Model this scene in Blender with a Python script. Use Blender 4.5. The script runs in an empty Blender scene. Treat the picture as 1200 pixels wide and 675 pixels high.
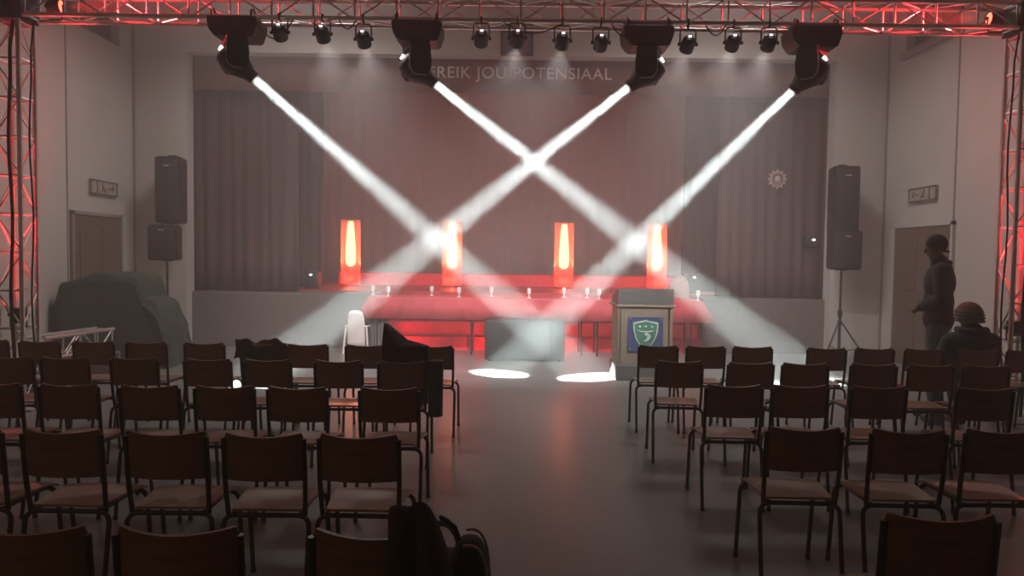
import bpy, bmesh, math, random
from mathutils import Vector, Matrix, Euler

random.seed(7)
S = bpy.context.scene
COL = S.collection
PI = math.pi
R = math.radians

# ------------------------------------------------------------------ camera
F = 860.0
cam_d = bpy.data.cameras.new('camera')
cam = bpy.data.objects.new('camera', cam_d)
COL.objects.link(cam)
cam_d.sensor_width = 36.0
cam_d.lens = 36.0 * F / 1200.0
cam_d.clip_end = 100
CAM = Vector((0, 0, 1.60))
CAMROT = (Matrix.Rotation(R(90 - 2.46), 3, 'X') @ Matrix.Rotation(R(0.75), 3, 'Z'))
cam.matrix_world = Matrix.Translation(CAM) @ CAMROT.to_4x4()
S.camera = cam


def at(px, py, Y):
    """world point that the photograph shows at pixel px, py at distance Y down the hall"""
    v = CAMROT @ Vector(((px - 600) / F, -(py - 337.5) / F, -1.0))
    return CAM + v * (Y / v.y)


def atz(px, py, z):
    v = CAMROT @ Vector(((px - 600) / F, -(py - 337.5) / F, -1.0))
    return CAM + v * ((z - CAM.z) / v.z)


# ------------------------------------------------------------------ render look
S.view_settings.view_transform = 'Standard'
S.view_settings.look = 'None'
S.view_settings.gamma = 1
S.view_settings.use_curve_mapping = False
S.view_settings.exposure = 0.0
cy = S.cycles
cy.volume_bounces = 1
cy.max_bounces = 7
cy.diffuse_bounces = 4
cy.glossy_bounces = 3
cy.transmission_bounces = 4
cy.sample_clamp_indirect = 4.0
cy.caustics_reflective = True
cy.blur_glossy = 0.6
cy.caustics_refractive = False
cy.use_denoising = True
cy.use_light_tree = True

# ------------------------------------------------------------------ world and lights
W = bpy.data.worlds.new('world')
S.world = W
W.use_nodes = True
W.node_tree.nodes['Background'].inputs[0].default_value = (1.0, 0.72, 0.55, 1)
W.node_tree.nodes['Background'].inputs[1].default_value = 0.02

BEAM_W = 56.0          # each moving head
BEAM_ANGLE = 9.0
TOTEM_W = 115.0
TOWER_W = 2000.0
PAR_W = 100.0          # the red ones
WASH_W = 360.0         # the pale ones
REAR_FILL_W = 15.0         # unseen warm fill added at the left rear
FRONT_FILL_W = 100.0        # two unseen fill lights added under the ceiling
STEP_FILL_W = 45.0         # added red lamps, out of sight, that redden the steps
HAZE = 0.025


def spot(name, loc, target, power, color, angle, blend=0.2, radius=0.03, parent=None):
    d = bpy.data.lights.new(name, 'SPOT')
    d.energy = power
    d.color = color
    d.spot_size = R(angle)
    d.spot_blend = blend
    d.shadow_soft_size = radius
    o = bpy.data.objects.new(name, d)
    COL.objects.link(o)
    o.matrix_world = Matrix.Translation(loc) @ (Vector(target) - Vector(loc)).to_track_quat('-Z', 'Y').to_matrix().to_4x4()
    if parent:
        mw = o.matrix_world.copy()
        o.parent = parent
        o.matrix_parent_inverse = Matrix.Identity(4)
        o.matrix_basis = Matrix.Translation(parent.location).inverted() @ mw if parent.rotation_euler.z == 0 else parent.matrix_basis.inverted() @ mw
    return o


# thin theatrical haze fills the whole hall
wv = W.node_tree.nodes.new('ShaderNodeVolumeScatter')
wv.inputs['Color'].default_value = (0.97, 0.98, 0.98, 1)
wv.inputs['Density'].default_value = HAZE
wv.inputs['Anisotropy'].default_value = 0.1
W.node_tree.links.new(wv.outputs[0], W.node_tree.nodes['World Output'].inputs['Volume'])


def search_beam(name, loc, target, power, color, spread, diam):
    """searchlight: a round lens that sends out a narrow beam"""
    d = bpy.data.lights.new(name, 'AREA')
    d.shape = 'DISK'
    d.size = diam
    d.spread = R(spread)
    d.energy = power
    d.color = color
    # the optics of the lamp: an even beam with a soft edge
    d.use_nodes = True
    nt = d.node_tree
    em = nt.nodes['Emission']
    geo = nt.nodes.new('ShaderNodeNewGeometry')

    def math_node(op, a, b=None, c=None, clamp=False):
        n = nt.nodes.new('ShaderNodeMath')
        n.operation = op
        n.use_clamp = clamp
        for i, v in enumerate((a, b, c)):
            if v is None:
                continue
            if isinstance(v, (int, float)):
                n.inputs[i].default_value = v
            else:
                nt.links.new(v, n.inputs[i])
        return n.outputs[0]
    dot = nt.nodes.new('ShaderNodeVectorMath')
    dot.operation = 'DOT_PRODUCT'
    nt.links.new(geo.outputs['Incoming'], dot.inputs[0])
    nt.links.new(geo.outputs['Normal'], dot.inputs[1])
    c = math_node('ABSOLUTE', dot.outputs['Value'])
    tan = math_node('DIVIDE', math_node('SQRT', math_node('MAXIMUM', math_node('SUBTRACT', 1.0, math_node('MULTIPLY', c, c)), 0.0)), c)
    t = math_node('DIVIDE', tan, math.tan(R(spread / 2)))
    flat = math_node('DIVIDE', 1.0, math_node('MAXIMUM', math_node('SUBTRACT', 1.0, t), 0.2))
    edge = math_node('MULTIPLY', math_node('SUBTRACT', 0.76, t), 1 / 0.14, clamp=True)
    nt.links.new(math_node('MULTIPLY', flat, edge), em.inputs['Strength'])
    o = bpy.data.objects.new(name, d)
    COL.objects.link(o)
    o.matrix_world = Matrix.Translation(loc) @ (Vector(target) - Vector(loc)).to_track_quat('-Z', 'Y').to_matrix().to_4x4()
    return o


def area(name, loc, rot, sx, sy, power, color):
    d = bpy.data.lights.new(name, 'AREA')
    d.energy = power
    d.color = color
    d.shape = 'RECTANGLE'
    d.size = sx
    d.size_y = sy
    o = bpy.data.objects.new(name, d)
    COL.objects.link(o)
    o.location = loc
    o.rotation_euler = rot
    return o


area('added_fill', (-4.8, -2.2, 3.1), (R(80), 0, R(-38)), 1.2, 0.5, REAR_FILL_W, (1.0, 0.66, 0.36))  # added fill without a fixture, warms the chair backs on the left
for x in (-3.0, 3.0):  # added ceiling fill for the general grey light, no fixtures
    area('added_fill', (x, 10.1, 6.0), (0, 0, 0), 1.6, 1.2, FRONT_FILL_W, (1.0, 0.93, 0.87)).data.spread = R(140)

# ------------------------------------------------------------------ materials
MATS = {}


def mat(name, col, rough=0.6, metal=0.0, var=0.0, scale=8.0, bump=0.0, bscale=40.0, emit=None, estr=0.0, stretch=None, coat=0.0, spec=0.5):
    if name in MATS:
        return MATS[name]
    m = bpy.data.materials.new(name)
    m.use_nodes = True
    nt = m.node_tree
    b = nt.nodes['Principled BSDF']
    b.inputs['Base Color'].default_value = (*col, 1)
    b.inputs['Roughness'].default_value = rough
    b.inputs['Metallic'].default_value = metal
    b.inputs['Specular IOR Level'].default_value = spec
    if coat:
        b.inputs['Coat Weight'].default_value = coat
        b.inputs['Coat Roughness'].default_value = 0.12
    if emit:
        b.inputs['Emission Color'].default_value = (*emit, 1)
        b.inputs['Emission Strength'].default_value = estr
    if var or bump:
        tc = nt.nodes.new('ShaderNodeTexCoord')
        mp = nt.nodes.new('ShaderNodeMapping')
        nt.links.new(tc.outputs['Object'], mp.inputs['Vector'])
        if stretch:
            mp.inputs['Scale'].default_value = stretch
    if var:
        n = nt.nodes.new('ShaderNodeTexNoise')
        n.inputs['Scale'].default_value = scale
        n.inputs['Detail'].default_value = 5
        nt.links.new(mp.outputs['Vector'], n.inputs['Vector'])
        r = nt.nodes.new('ShaderNodeValToRGB')
        r.color_ramp.elements[0].position = 0.3
        r.color_ramp.elements[1].position = 0.7
        r.color_ramp.elements[0].color = (*[c * (1 - var) for c in col], 1)
        r.color_ramp.elements[1].color = (*[min(1, c * (1 + var)) for c in col], 1)
        nt.links.new(n.outputs['Fac'], r.inputs['Fac'])
        nt.links.new(r.outputs['Color'], b.inputs['Base Color'])
    if bump:
        n2 = nt.nodes.new('ShaderNodeTexNoise')
        n2.inputs['Scale'].default_value = bscale
        nt.links.new(mp.outputs['Vector'], n2.inputs['Vector'])
        bp = nt.nodes.new('ShaderNodeBump')
        bp.inputs['Strength'].default_value = bump
        bp.inputs['Distance'].default_value = 0.01
        nt.links.new(n2.outputs['Fac'], bp.inputs['Height'])
        nt.links.new(bp.outputs['Normal'], b.inputs['Normal'])
    MATS[name] = m
    return m


M_WALL = mat('wall_paint', (0.56, 0.55, 0.52), 0.7, var=0.05, scale=1.5, bump=0.08, bscale=60)
M_CEIL = mat('ceiling_paint', (0.5, 0.5, 0.48), 0.8, var=0.04)
M_FLOOR = mat('vinyl_floor', (0.195, 0.197, 0.188), 0.28, var=0.10, scale=1.3, bump=0.04, bscale=15)
M_TRIM = mat('trim_paint', (0.30, 0.28, 0.26), 0.6, var=0.05)
M_JOINT = mat('joint_strip', (0.47, 0.45, 0.42), 0.7, var=0.04)
M_FRONT = mat('stage_front_paint', (0.15, 0.125, 0.115), 0.7, var=0.1)
M_DOOR = mat('door_wood', (0.17, 0.125, 0.09), 0.5, var=0.2, scale=5, stretch=(6, 6, 0.6))
M_DARKGLASS = mat('dark_window', (0.16, 0.15, 0.15), 0.3, var=0.05)
M_CURT = mat('maroon_curtain', (0.10, 0.055, 0.055), 0.9, var=0.10, scale=3, stretch=(5, 5, 0.4))
M_BACK = mat('grey_back_curtain', (0.285, 0.285, 0.285), 0.9, var=0.05, scale=3, stretch=(5, 5, 0.4))
M_VAL = mat('valance_cloth', (0.16, 0.06, 0.055), 0.9, var=0.12, scale=3, stretch=(5, 5, 0.5))
M_LET = mat('pale_letters', (0.82, 0.68, 0.63), 0.7, var=0.05)
M_CARPET = mat('red_carpet', (0.62, 0.045, 0.07), 0.9, var=0.15, scale=12, bump=0.2, bscale=120)
M_STAGE = mat('stage_boards', (0.40, 0.05, 0.05), 0.35, var=0.2, scale=4, stretch=(1, 8, 1))
M_CLOTH = mat('red_tablecloth', (0.52, 0.075, 0.09), 0.75, var=0.08, scale=6)
M_ALU = mat('aluminium_truss', (0.72, 0.71, 0.70), 0.35, metal=1.0, var=0.06, scale=10)
M_STEEL = mat('galvanised_steel', (0.5, 0.5, 0.5), 0.4, metal=1.0, var=0.08)
M_BLACK = mat('black_housing', (0.030, 0.028, 0.028), 0.45, var=0.2, scale=20)
M_BLACKM = mat('black_metal', (0.028, 0.025, 0.024), 0.4, var=0.2, scale=20)
M_RUBBER = mat('black_rubber', (0.02, 0.02, 0.02), 0.7, var=0.2)
M_GRILLE = mat('speaker_grille', (0.035, 0.033, 0.034), 0.6, bump=0.5, bscale=220)
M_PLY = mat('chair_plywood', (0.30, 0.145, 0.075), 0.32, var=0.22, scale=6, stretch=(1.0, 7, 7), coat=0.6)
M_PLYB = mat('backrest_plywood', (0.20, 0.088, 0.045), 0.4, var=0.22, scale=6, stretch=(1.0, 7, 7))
M_TUBE = mat('chair_tube', (0.045, 0.035, 0.032), 0.35, metal=0.5, var=0.25, scale=14)
M_LECT = mat('lectern_wood', (0.21, 0.175, 0.13), 0.5, var=0.14, scale=4, stretch=(7, 7, 0.7))
M_LECTD = mat('lectern_dark', (0.10, 0.095, 0.09), 0.5, var=0.12)
M_BLUE = mat('plaque_blue', (0.055, 0.075, 0.16), 0.4, var=0.08)
M_GREEN = mat('badge_green', (0.07, 0.20, 0.15), 0.4, var=0.1)
M_PALEG = mat('badge_pale', (0.42, 0.55, 0.45), 0.4, var=0.05)
M_COVER = mat('green_cover', (0.035, 0.055, 0.045), 0.85, var=0.25, scale=4, bump=0.3, bscale=10)
M_WHITE = mat('white_plastic', (0.75, 0.75, 0.72), 0.4, var=0.03)
M_GREYCLOTH = mat('grey_drape', (0.18, 0.18, 0.18), 0.85, var=0.12, stretch=(8, 8, 0.4))
M_WICKER = mat('pale_wicker', (0.42, 0.27, 0.23), 0.7, var=0.2, scale=40, bump=0.5, bscale=90)
M_COAT = mat('dark_coat', (0.05, 0.040, 0.042), 0.9, var=0.3, scale=6, bump=0.2, bscale=25)
M_BCOAT = mat('brown_coat', (0.035, 0.015, 0.011), 0.8, var=0.25, scale=5, bump=0.2, bscale=20)
M_PIPING = mat('pale_piping', (0.55, 0.45, 0.40), 0.6, var=0.05)
M_SKIN = mat('skin', (0.13, 0.075, 0.052), 0.55, var=0.06)
M_JACKET = mat('black_jacket', (0.022, 0.020, 0.021), 0.85, var=0.25, scale=7, bump=0.2, bscale=20)
M_JEANS = mat('blue_jeans', (0.055, 0.060, 0.085), 0.85, var=0.2, scale=12)
M_WOOL = mat('grey_wool', (0.16, 0.14, 0.135), 0.95, var=0.25, scale=30, bump=0.7, bscale=80)
M_REDWOOL = mat('rusty_wool', (0.20, 0.07, 0.055), 0.95, var=0.25, scale=30, bump=0.7, bscale=80)
M_DARKWOOL = mat('dark_wool', (0.028, 0.025, 0.025), 0.95, var=0.2, scale=30, bump=0.5, bscale=80)
M_LED_GLINT = mat('white_led_glint', (0.8, 0.8, 0.8), 0.4, emit=(1, 0.97, 0.95), estr=3.0)  # box indicators, and white glints on the lamps made as glow
M_LENS = mat('bright_lens', (0.9, 0.9, 0.9), 0.2, emit=(0.92, 1.0, 0.98), estr=40.0)
M_PALELENS = mat('pale_lens', (0.8, 0.7, 0.7), 0.3, emit=(1.0, 0.80, 0.78), estr=3.0)
M_REDLENS = mat('red_lens', (0.8, 0.05, 0.05), 0.3, emit=(1.0, 0.10, 0.05), estr=6.0)
M_CORE = mat('core_glow', (0.8, 0.4, 0.3), 0.5, emit=(1.0, 0.50, 0.26), estr=11.0)
M_SILVER = mat('silver_screw', (0.8, 0.8, 0.78), 0.25, metal=1.0, var=0.03)
M_ROSE = mat('pale_paper', (0.60, 0.42, 0.42), 0.8, var=0.05)
M_PICT = mat('picture_dark', (0.11, 0.12, 0.16), 0.35, var=0.25, scale=5)
M_SIGN = mat('sign_pale', (0.42, 0.40, 0.36), 0.5, var=0.05)
M_SIGND = mat('sign_dark', (0.20, 0.15, 0.13), 0.5, var=0.05)


def sleeve_mat():
    m = bpy.data.materials.new('translucent_sleeve')
    m.use_nodes = True
    nt = m.node_tree
    nt.nodes.remove(nt.nodes['Principled BSDF'])
    out = nt.nodes['Material Output']
    a = nt.nodes.new('ShaderNodeBsdfTranslucent')
    a.inputs[0].default_value = (0.80, 0.30, 0.26, 1)
    d = nt.nodes.new('ShaderNodeBsdfDiffuse')
    d.inputs[0].default_value = (0.70, 0.30, 0.27, 1)
    mx = nt.nodes.new('ShaderNodeMixShader')
    mx.inputs[0].default_value = 0.4
    nt.links.new(a.outputs[0], mx.inputs[1])
    nt.links.new(d.outputs[0], mx.inputs[2])
    tr = nt.nodes.new('ShaderNodeBsdfTransparent')
    tr.inputs[0].default_value = (1.0, 0.70, 0.60, 1)
    m2 = nt.nodes.new('ShaderNodeMixShader')
    m2.inputs[0].default_value = 0.45
    nt.links.new(mx.outputs[0], m2.inputs[1])
    nt.links.new(tr.outputs[0], m2.inputs[2])
    nt.links.new(m2.outputs[0], out.inputs['Surface'])
    return m


M_SLEEVE = sleeve_mat()


# ------------------------------------------------------------------ mesh helpers
def box(bm, c, s, rot=None, bevel=0.0, seg=2):
    v = bmesh.ops.create_cube(bm, size=1.0)['verts']
    bmesh.ops.scale(bm, vec=Vector(s), verts=v)
    if bevel:
        es = list({e for q in v for e in q.link_edges})
        r = bmesh.ops.bevel(bm, geom=es, offset=bevel, segments=seg, affect='EDGES', profile=0.5)
        v = list({q for f in r['faces'] for q in f.verts} | {q for q in v if q.is_valid})
    if rot is not None:
        bmesh.ops.rotate(bm, cent=(0, 0, 0), matrix=rot, verts=v)
    bmesh.ops.translate(bm, vec=Vector(c), verts=v)
    return v


def prism(bm, pts, y0, y1, M=None):
    """outline pts (x, z) pulled from y0 to y1"""
    a = [bm.verts.new((x, y0, z)) for x, z in pts]
    b = [bm.verts.new((x, y1, z)) for x, z in pts]
    n = len(pts)
    bm.faces.new(a)
    bm.faces.new(list(reversed(b)))
    for i in range(n):
        bm.faces.new((a[i], b[i], b[(i + 1) % n], a[(i + 1) % n]))
    if M is not None:
        bmesh.ops.transform(bm, matrix=M, verts=a + b)
    bmesh.ops.recalc_face_normals(bm, faces=bm.faces[:])
    return a + b


def frame(d):
    d = Vector(d).normalized()
    u = Vector((0, 0, 1)) if abs(d.z) < 0.9 else Vector((1, 0, 0))
    x = d.cross(u).normalized()
    return x, x.cross(d).normalized()


def tube(bm, pts, r, seg=8, caps=True, closed=False):
    pts = [Vector(p) for p in pts]
    n = len(pts)
    rr = r if isinstance(r, (list, tuple)) else [r] * n
    rings = []
    px = None
    for i, p in enumerate(pts):
        if closed:
            d = pts[(i + 1) % n] - pts[i - 1]
        else:
            d = (pts[min(i + 1, n - 1)] - pts[max(i - 1, 0)])
        d.normalize()
        if px is None:
            x, y = frame(d)
        else:
            x = (px - d * px.dot(d)).normalized()
            y = x.cross(d).normalized()
        px = x
        rings.append([bm.verts.new(p + (x * math.cos(t) + y * math.sin(t)) * rr[i]) for t in [2 * PI * k / seg for k in range(seg)]])
    m = n if closed else n - 1
    for i in range(m):
        a, b = rings[i], rings[(i + 1) % n]
        for k in range(seg):
            bm.faces.new((a[k], a[(k + 1) % seg], b[(k + 1) % seg], b[k]))
    if caps and not closed:
        bm.faces.new(list(reversed(rings[0])))
        bm.faces.new(rings[-1])


def lathe(bm, prof, seg=24, M=None, caps=True):
    rings = []
    for r, z in prof:
        rings.append([bm.verts.new((r * math.cos(2 * PI * k / seg), r * math.sin(2 * PI * k / seg), z)) for k in range(seg)])
    for a, b in zip(rings, rings[1:]):
        for k in range(seg):
            bm.faces.new((a[k], a[(k + 1) % seg], b[(k + 1) % seg], b[k]))
    if caps:
        bm.faces.new(list(reversed(rings[0])))
        bm.faces.new(rings[-1])
    if M is not None:
        bmesh.ops.transform(bm, matrix=M, verts=[v for q in rings for v in q])


def ball(bm, c, r, M=None, seg=16):
    v = bmesh.ops.create_uvsphere(bm, u_segments=seg, v_segments=max(8, seg * 2 // 3), radius=1.0)['verts']
    r = r if isinstance(r, (list, tuple)) else (r, r, r)
    bmesh.ops.scale(bm, vec=r, verts=v)
    if M is not None:
        bmesh.ops.rotate(bm, cent=(0, 0, 0), matrix=M, verts=v)
    bmesh.ops.translate(bm, vec=Vector(c), verts=v)


def link(name, bm, m, parent=None, smooth=True, loc=None):
    me = bpy.data.meshes.new(name)
    bmesh.ops.recalc_face_normals(bm, faces=bm.faces[:])
    bm.to_mesh(me)
    bm.free()
    if smooth:
        for p in me.polygons:
            p.use_smooth = True
        try:
            me.set_sharp_from_angle(angle=R(38))
        except Exception:
            pass
    me.materials.append(m)
    o = bpy.data.objects.new(name, me)
    COL.objects.link(o)
    if parent is not None:
        o.parent = parent
    if loc is not None:
        o.location = loc
    return o


def B():
    return bmesh.new()


def tag(o, label=None, cat=None, group=None, kind=None):
    if label:
        o['label'] = label
    if cat:
        o['category'] = cat
    if group:
        o['group'] = group
    if kind:
        o['kind'] = kind
    return o


def thing(name, loc, label, cat, group=None, rz=0.0):
    o = bpy.data.objects.new(name, None)
    COL.objects.link(o)
    o.empty_display_size = 0.1
    o.location = loc
    o.rotation_euler = (0, 0, rz)
    return tag(o, label, cat, group)


def struct(name, bm, m, smooth=False):
    return tag(link(name, bm, m, smooth=smooth), kind='structure')


def dup(root, loc, rz, label):
    c = root.copy()
    COL.objects.link(c)
    c.location = loc
    c.rotation_euler = (0, 0, rz)
    c['label'] = label
    for ch in root.children:
        d = ch.copy()
        COL.objects.link(d)
        d.parent = c
        for g in ch.children:
            e = g.copy()
            COL.objects.link(e)
            e.parent = d
    return c


# ------------------------------------------------------------------ hall shell
XL, XR = -6.33, 6.20
YF = 12.3           # wall with the stage opening
YB = -4.0
ZC = 6.2
OL, OR = -5.46, 5.34     # stage opening
OT = 4.92
SZ = 0.95           # stage floor
YE = 18.6           # back of the stage

bm = B(); box(bm, ((XL + XR) / 2, (YB + YF) / 2 + 0.3, -0.05), (XR - XL + 0.4, YF - YB + 1.4, 0.1)); struct('floor', bm, M_FLOOR)
bm = B(); box(bm, ((XL + XR) / 2, (YB + YE) / 2, ZC + 0.06), (XR - XL + 0.6, YE - YB + 0.4, 0.12)); struct('ceiling', bm, M_CEIL)


def side_wall(name, x, s, win_y0, win_y1):
    """s = +1: wall whose thickness goes to +x; with a high window recess"""
    bm = B()
    t = 0.2
    z0, z1 = 4.87, 5.75
    xc = x + s * t / 2
    box(bm, (xc, (YB + YF) / 2, z0 / 2), (t, YF - YB, z0))
    box(bm, (xc, (YB + YF) / 2, (z1 + ZC) / 2), (t, YF - YB, ZC - z1))
    box(bm, (xc, (YB + win_y0) / 2, (z0 + z1) / 2), (t, win_y0 - YB, z1 - z0))
    box(bm, (xc, (win_y1 + YF) / 2, (z0 + z1) / 2), (t, YF - win_y1, z1 - z0))
    struct(name, bm, M_WALL)


side_wall('wall_left', XL, -1, 10.5, 11.9)
side_wall('wall_right', XR, 1, 10.3, 11.8)

# front wall with the stage opening
bm = B()
box(bm, ((XL + OL) / 2, YF + 0.15, ZC / 2), (OL - XL, 0.3, ZC))
box(bm, ((XR + OR) / 2, YF + 0.15, ZC / 2), (XR - OR, 0.3, ZC))
box(bm, ((OL + OR) / 2, YF + 0.15, (OT + ZC) / 2), (OR - OL, 0.3, ZC - OT))
struct('wall_front', bm, M_WALL)

# stage house
bm = B()
box(bm, (XL - 0.1, (YF + 0.3 + YE) / 2, ZC / 2), (0.2, YE - YF - 0.3, ZC))
struct('wall_stage_left', bm, M_BACK)
bm = B()
box(bm, (XR + 0.1, (YF + 0.3 + YE) / 2, ZC / 2), (0.2, YE - YF - 0.3, ZC))
struct('wall_stage_right', bm, M_BACK)
bm = B()
box(bm, ((XL + XR) / 2, YE + 0.1, ZC / 2), (XR - XL + 0.4, 0.2, ZC))
struct('wall_stage_back', bm, M_BACK)
# stage floor: carpeted steps in the middle, boards above
bm = B()
box(bm, ((XL + XR) / 2, (13.3 + YE) / 2, SZ / 2), (XR - XL, YE - 13.3, SZ))
struct('floor_stage', bm, M_STAGE)
bm = B()
box(bm, ((XL + XR) / 2, 15.9 + 0.5, SZ + 0.125), (7.4, 1.0, 0.25), bevel=0.01)
tag(link('stage_riser', bm, M_CARPET, smooth=False), 'low red carpeted riser across the back of the stage', 'riser')
for s, (x0, x1) in (('left', (OL, -2.35)), ('right', (3.25, OR))):
    bm = B()
    box(bm, ((x0 + x1) / 2, 12.9, SZ / 2 - 0.01), (x1 - x0, 0.8, SZ - 0.02), bevel=0.01)
    struct('trim_stage_front_' + s, bm, M_FRONT)
st = thing('stage_steps', (0.45, 12.3, 0), 'wide red carpeted steps leading up to the stage behind the table', 'steps')
for i, (y0, z) in enumerate(((0.15, 0.22), (0.45, 0.44), (0.75, 0.70))):
    bm = B(); box(bm, (0, (y0 + 1.0) / 2, z - 0.12), (5.6, 1.0 - y0, 0.24 if i else 0.24), bevel=0.008); link('step', bm, M_CARPET, st, False)

# window recesses high in the side walls
for k, (x, s, y0, y1) in enumerate(((XL, -1, 10.5, 11.9), (XR, 1, 10.3, 11.8))):
    bm = B(); box(bm, (x + s * 0.16, (y0 + y1) / 2, 5.31), (0.03, y1 - y0, 0.88))
    w = struct('window_%d' % (k + 1), bm, M_DARKGLASS)
    bm = B()
    if k:
        box(bm, (x - 0.02, (y0 + y1) / 2, 4.84), (0.12, y1 - y0 + 0.06, 0.11), bevel=0.01)
    else:
        box(bm, (x + s * 0.05, (y0 + y1) / 2, 4.875), (0.1, y1 - y0, 0.02))
    box(bm, (x + s * 0.13, (y0 + y1) / 2, 5.31), (0.03, 0.04, 0.88))
    link('window_sill', bm, M_TRIM, w, False)

# joints in the walls
for nm, p in (('trim_1', (XL + 0.01, 10.45)), ('trim_2', (XL + 0.02, YF - 0.02)), ('trim_3', (XR - 0.01, 10.35)), ('trim_4', (XR - 0.02, YF - 0.02))):
    bm = B(); box(bm, (p[0], p[1], 3.0), (0.024, 0.022, 6.0)); struct(nm, bm, M_TRIM if nm in ('trim_2', 'trim_4') else M_JOINT)
for nm, x in (('baseboard_left', XL + 0.01), ('baseboard_right', XR - 0.01)):
    bm = B(); box(bm, (x, (YB + YF) / 2, 0.06), (0.03, YF - YB, 0.12)); struct(nm, bm, M_TRIM)

# doors
for k, (x, s, y0, y1) in enumerate(((XL, 1, 10.55, 11.8), (XR, -1, 10.35, 11.85))):
    bm = B()
    box(bm, (x + s * 0.015, (y0 + y1) / 2, 1.065), (0.045, y1 - y0, 2.13), bevel=0.006)
    for q in (0.27, 0.73):
        box(bm, (x + s * 0.042, y0 + (y1 - y0) * q, 1.55), (0.012, (y1 - y0) * 0.32, 0.8), bevel=0.005)
        box(bm, (x + s * 0.042, y0 + (y1 - y0) * q, 0.55), (0.012, (y1 - y0) * 0.32, 0.7), bevel=0.005)
    d = struct('door_%d' % (k + 1), bm, M_DOOR)
    bm = B(); tube(bm, [(x + s * 0.04, y0 + 0.12, 1.03), (x + s * 0.09, y0 + 0.12, 1.03), (x + s * 0.09, y0 + 0.24, 1.03)], 0.011); link('door_handle', bm, M_STEEL, d)
    bm = B()
    for yy in (y0 - 0.03, y1 + 0.03):
        box(bm, (x + s * 0.02, yy, 1.09), (0.06, 0.05, 2.18))
    box(bm, (x + s * 0.02, (y0 + y1) / 2, 2.155), (0.06, y1 - y0 + 0.11, 0.05))
    link('door_frame', bm, M_WALL if k else M_TRIM, d, False)

# exit sign boards above the doors
for k, (x, s, y0, y1, z) in enumerate(((XL, 1, 10.98, 11.72, 2.57), (XR, -1, 10.75, 11.5, 2.62))):
    L = y1 - y0
    t = thing('exit_sign', (x + s * 0.005, y0, z - 0.11), ('small pale sign board above the dark door by the draped cover', 'small pale sign board above the door behind the standing person')[k], 'sign')
    bm = B(); box(bm, (s * 0.015, L / 2, 0.11), (0.03, L, 0.21), bevel=0.003); link('board', bm, M_SIGN, t, False)
    bm = B()
    for zz in (0.012, 0.208):
        box(bm, (s * 0.032, L / 2, zz), (0.012, L, 0.022))
    for yy in (0.01, L - 0.01, 0.24 * L if k else 0.24 * L):
        box(bm, (s * 0.032, yy, 0.11), (0.012, 0.025, 0.2))
    link('frame', bm, M_SIGND, t, False)
    bm = B()
    # running figure and arrow pictograms
    ball(bm, (s * 0.032, 0.42 * L, 0.165), (0.006, 0.022, 0.018), seg=10)
    tube(bm, [(s * 0.034, 0.43 * L, 0.145), (s * 0.034, 0.47 * L, 0.095)], 0.012, 6)
    tube(bm, [(s * 0.034, 0.47 * L, 0.095), (s * 0.034, 0.42 * L, 0.055)], 0.009, 6)
    tube(bm, [(s * 0.034, 0.47 * L, 0.095), (s * 0.034, 0.54 * L, 0.065), (s * 0.034, 0.55 * L, 0.04)], 0.009, 6)
    tube(bm, [(s * 0.034, 0.63 * L, 0.11), (s * 0.034, 0.85 * L, 0.11)], 0.010, 6)
    tube(bm, [(s * 0.034, 0.79 * L, 0.15), (s * 0.034, 0.86 * L, 0.11), (s * 0.034, 0.79 * L, 0.07)], 0.010, 6)
    link('pictogram', bm, M_SIGND, t)


# ------------------------------------------------------------------ curtains
def curtain(name, x0, x1, y, z0, z1, m, label, amp=0.020, wl=0.22, cat='curtain', group=None):
    bm = B()
    n = int((x1 - x0) / wl * 10)
    rows = 8
    grid = []
    for j in range(rows + 1):
        z = z0 + (z1 - z0) * j / rows
        row = []
        for i in range(n + 1):
            x = x0 + (x1 - x0) * i / n
            ph = 2 * PI * (x - x0) / wl
            a = amp * (1.15 - 0.45 * j / rows)
            row.append(bm.verts.new((x + 0.02 * math.sin(ph * 0.37 + j * .3), y + a * math.sin(ph + 0.5 * math.sin(x * 3.1)), z)))
        grid.append(row)
    for j in range(rows):
        for i in range(n):
            bm.faces.new((grid[j][i], grid[j][i + 1], grid[j + 1][i + 1], grid[j + 1][i]))
    o = link(name, bm, m)
    sm = o.modifiers.new('thick', 'SOLIDIFY')
    sm.thickness = 0.012
    return tag(o, label, cat, group)


curtain('stage_curtain', OL - 0.2, -3.75, 12.85, SZ, OT + 0.1, M_CURT, 'dark maroon stage curtain gathered at the left side of the stage', group='side curtains')
curtain('stage_curtain', 3.55, OR + 0.2, 12.85, SZ, OT + 0.1, M_CURT, 'dark maroon stage curtain with a pale rosette, right side of the stage', group='side curtains')
curtain('stage_curtain', -4.8, -3.75, 14.6, SZ, 5.6, M_CURT, 'inner stage curtain behind the front one on the left', group='side curtains')
curtain('stage_curtain', 3.35, 4.6, 14.6, SZ, 5.6, M_CURT, 'inner stage curtain behind the front one on the right', group='side curtains')
curtain('stage_curtain', XL + 0.05, XR - 0.05, YE - 0.35, SZ, 6.1, M_BACK, 'wide greyish back curtain behind the glowing columns', amp=0.016, wl=0.3)

# valance with the lettering
val = thing('stage_valance', (0, 12.58, 4.36), 'maroon valance over the stage with pale words BEREIK JOU POTENSIAAL', 'valance')
bm = B()
n = 220
g = []
for z in (0.0, 0.3, 0.72):
    g.append([bm.verts.new((OL + 0.01 + (OR - OL - 0.02) * i / n, 0.012 * math.sin(i * 0.9) * (1 - z), z)) for i in range(n + 1)])
for a, b in zip(g, g[1:]):
    for i in range(n):
        bm.faces.new((a[i], a[i + 1], b[i + 1], b[i]))
o = link('valance_cloth', bm, M_VAL, val)
o.modifiers.new('thick', 'SOLIDIFY').thickness = 0.02


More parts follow.
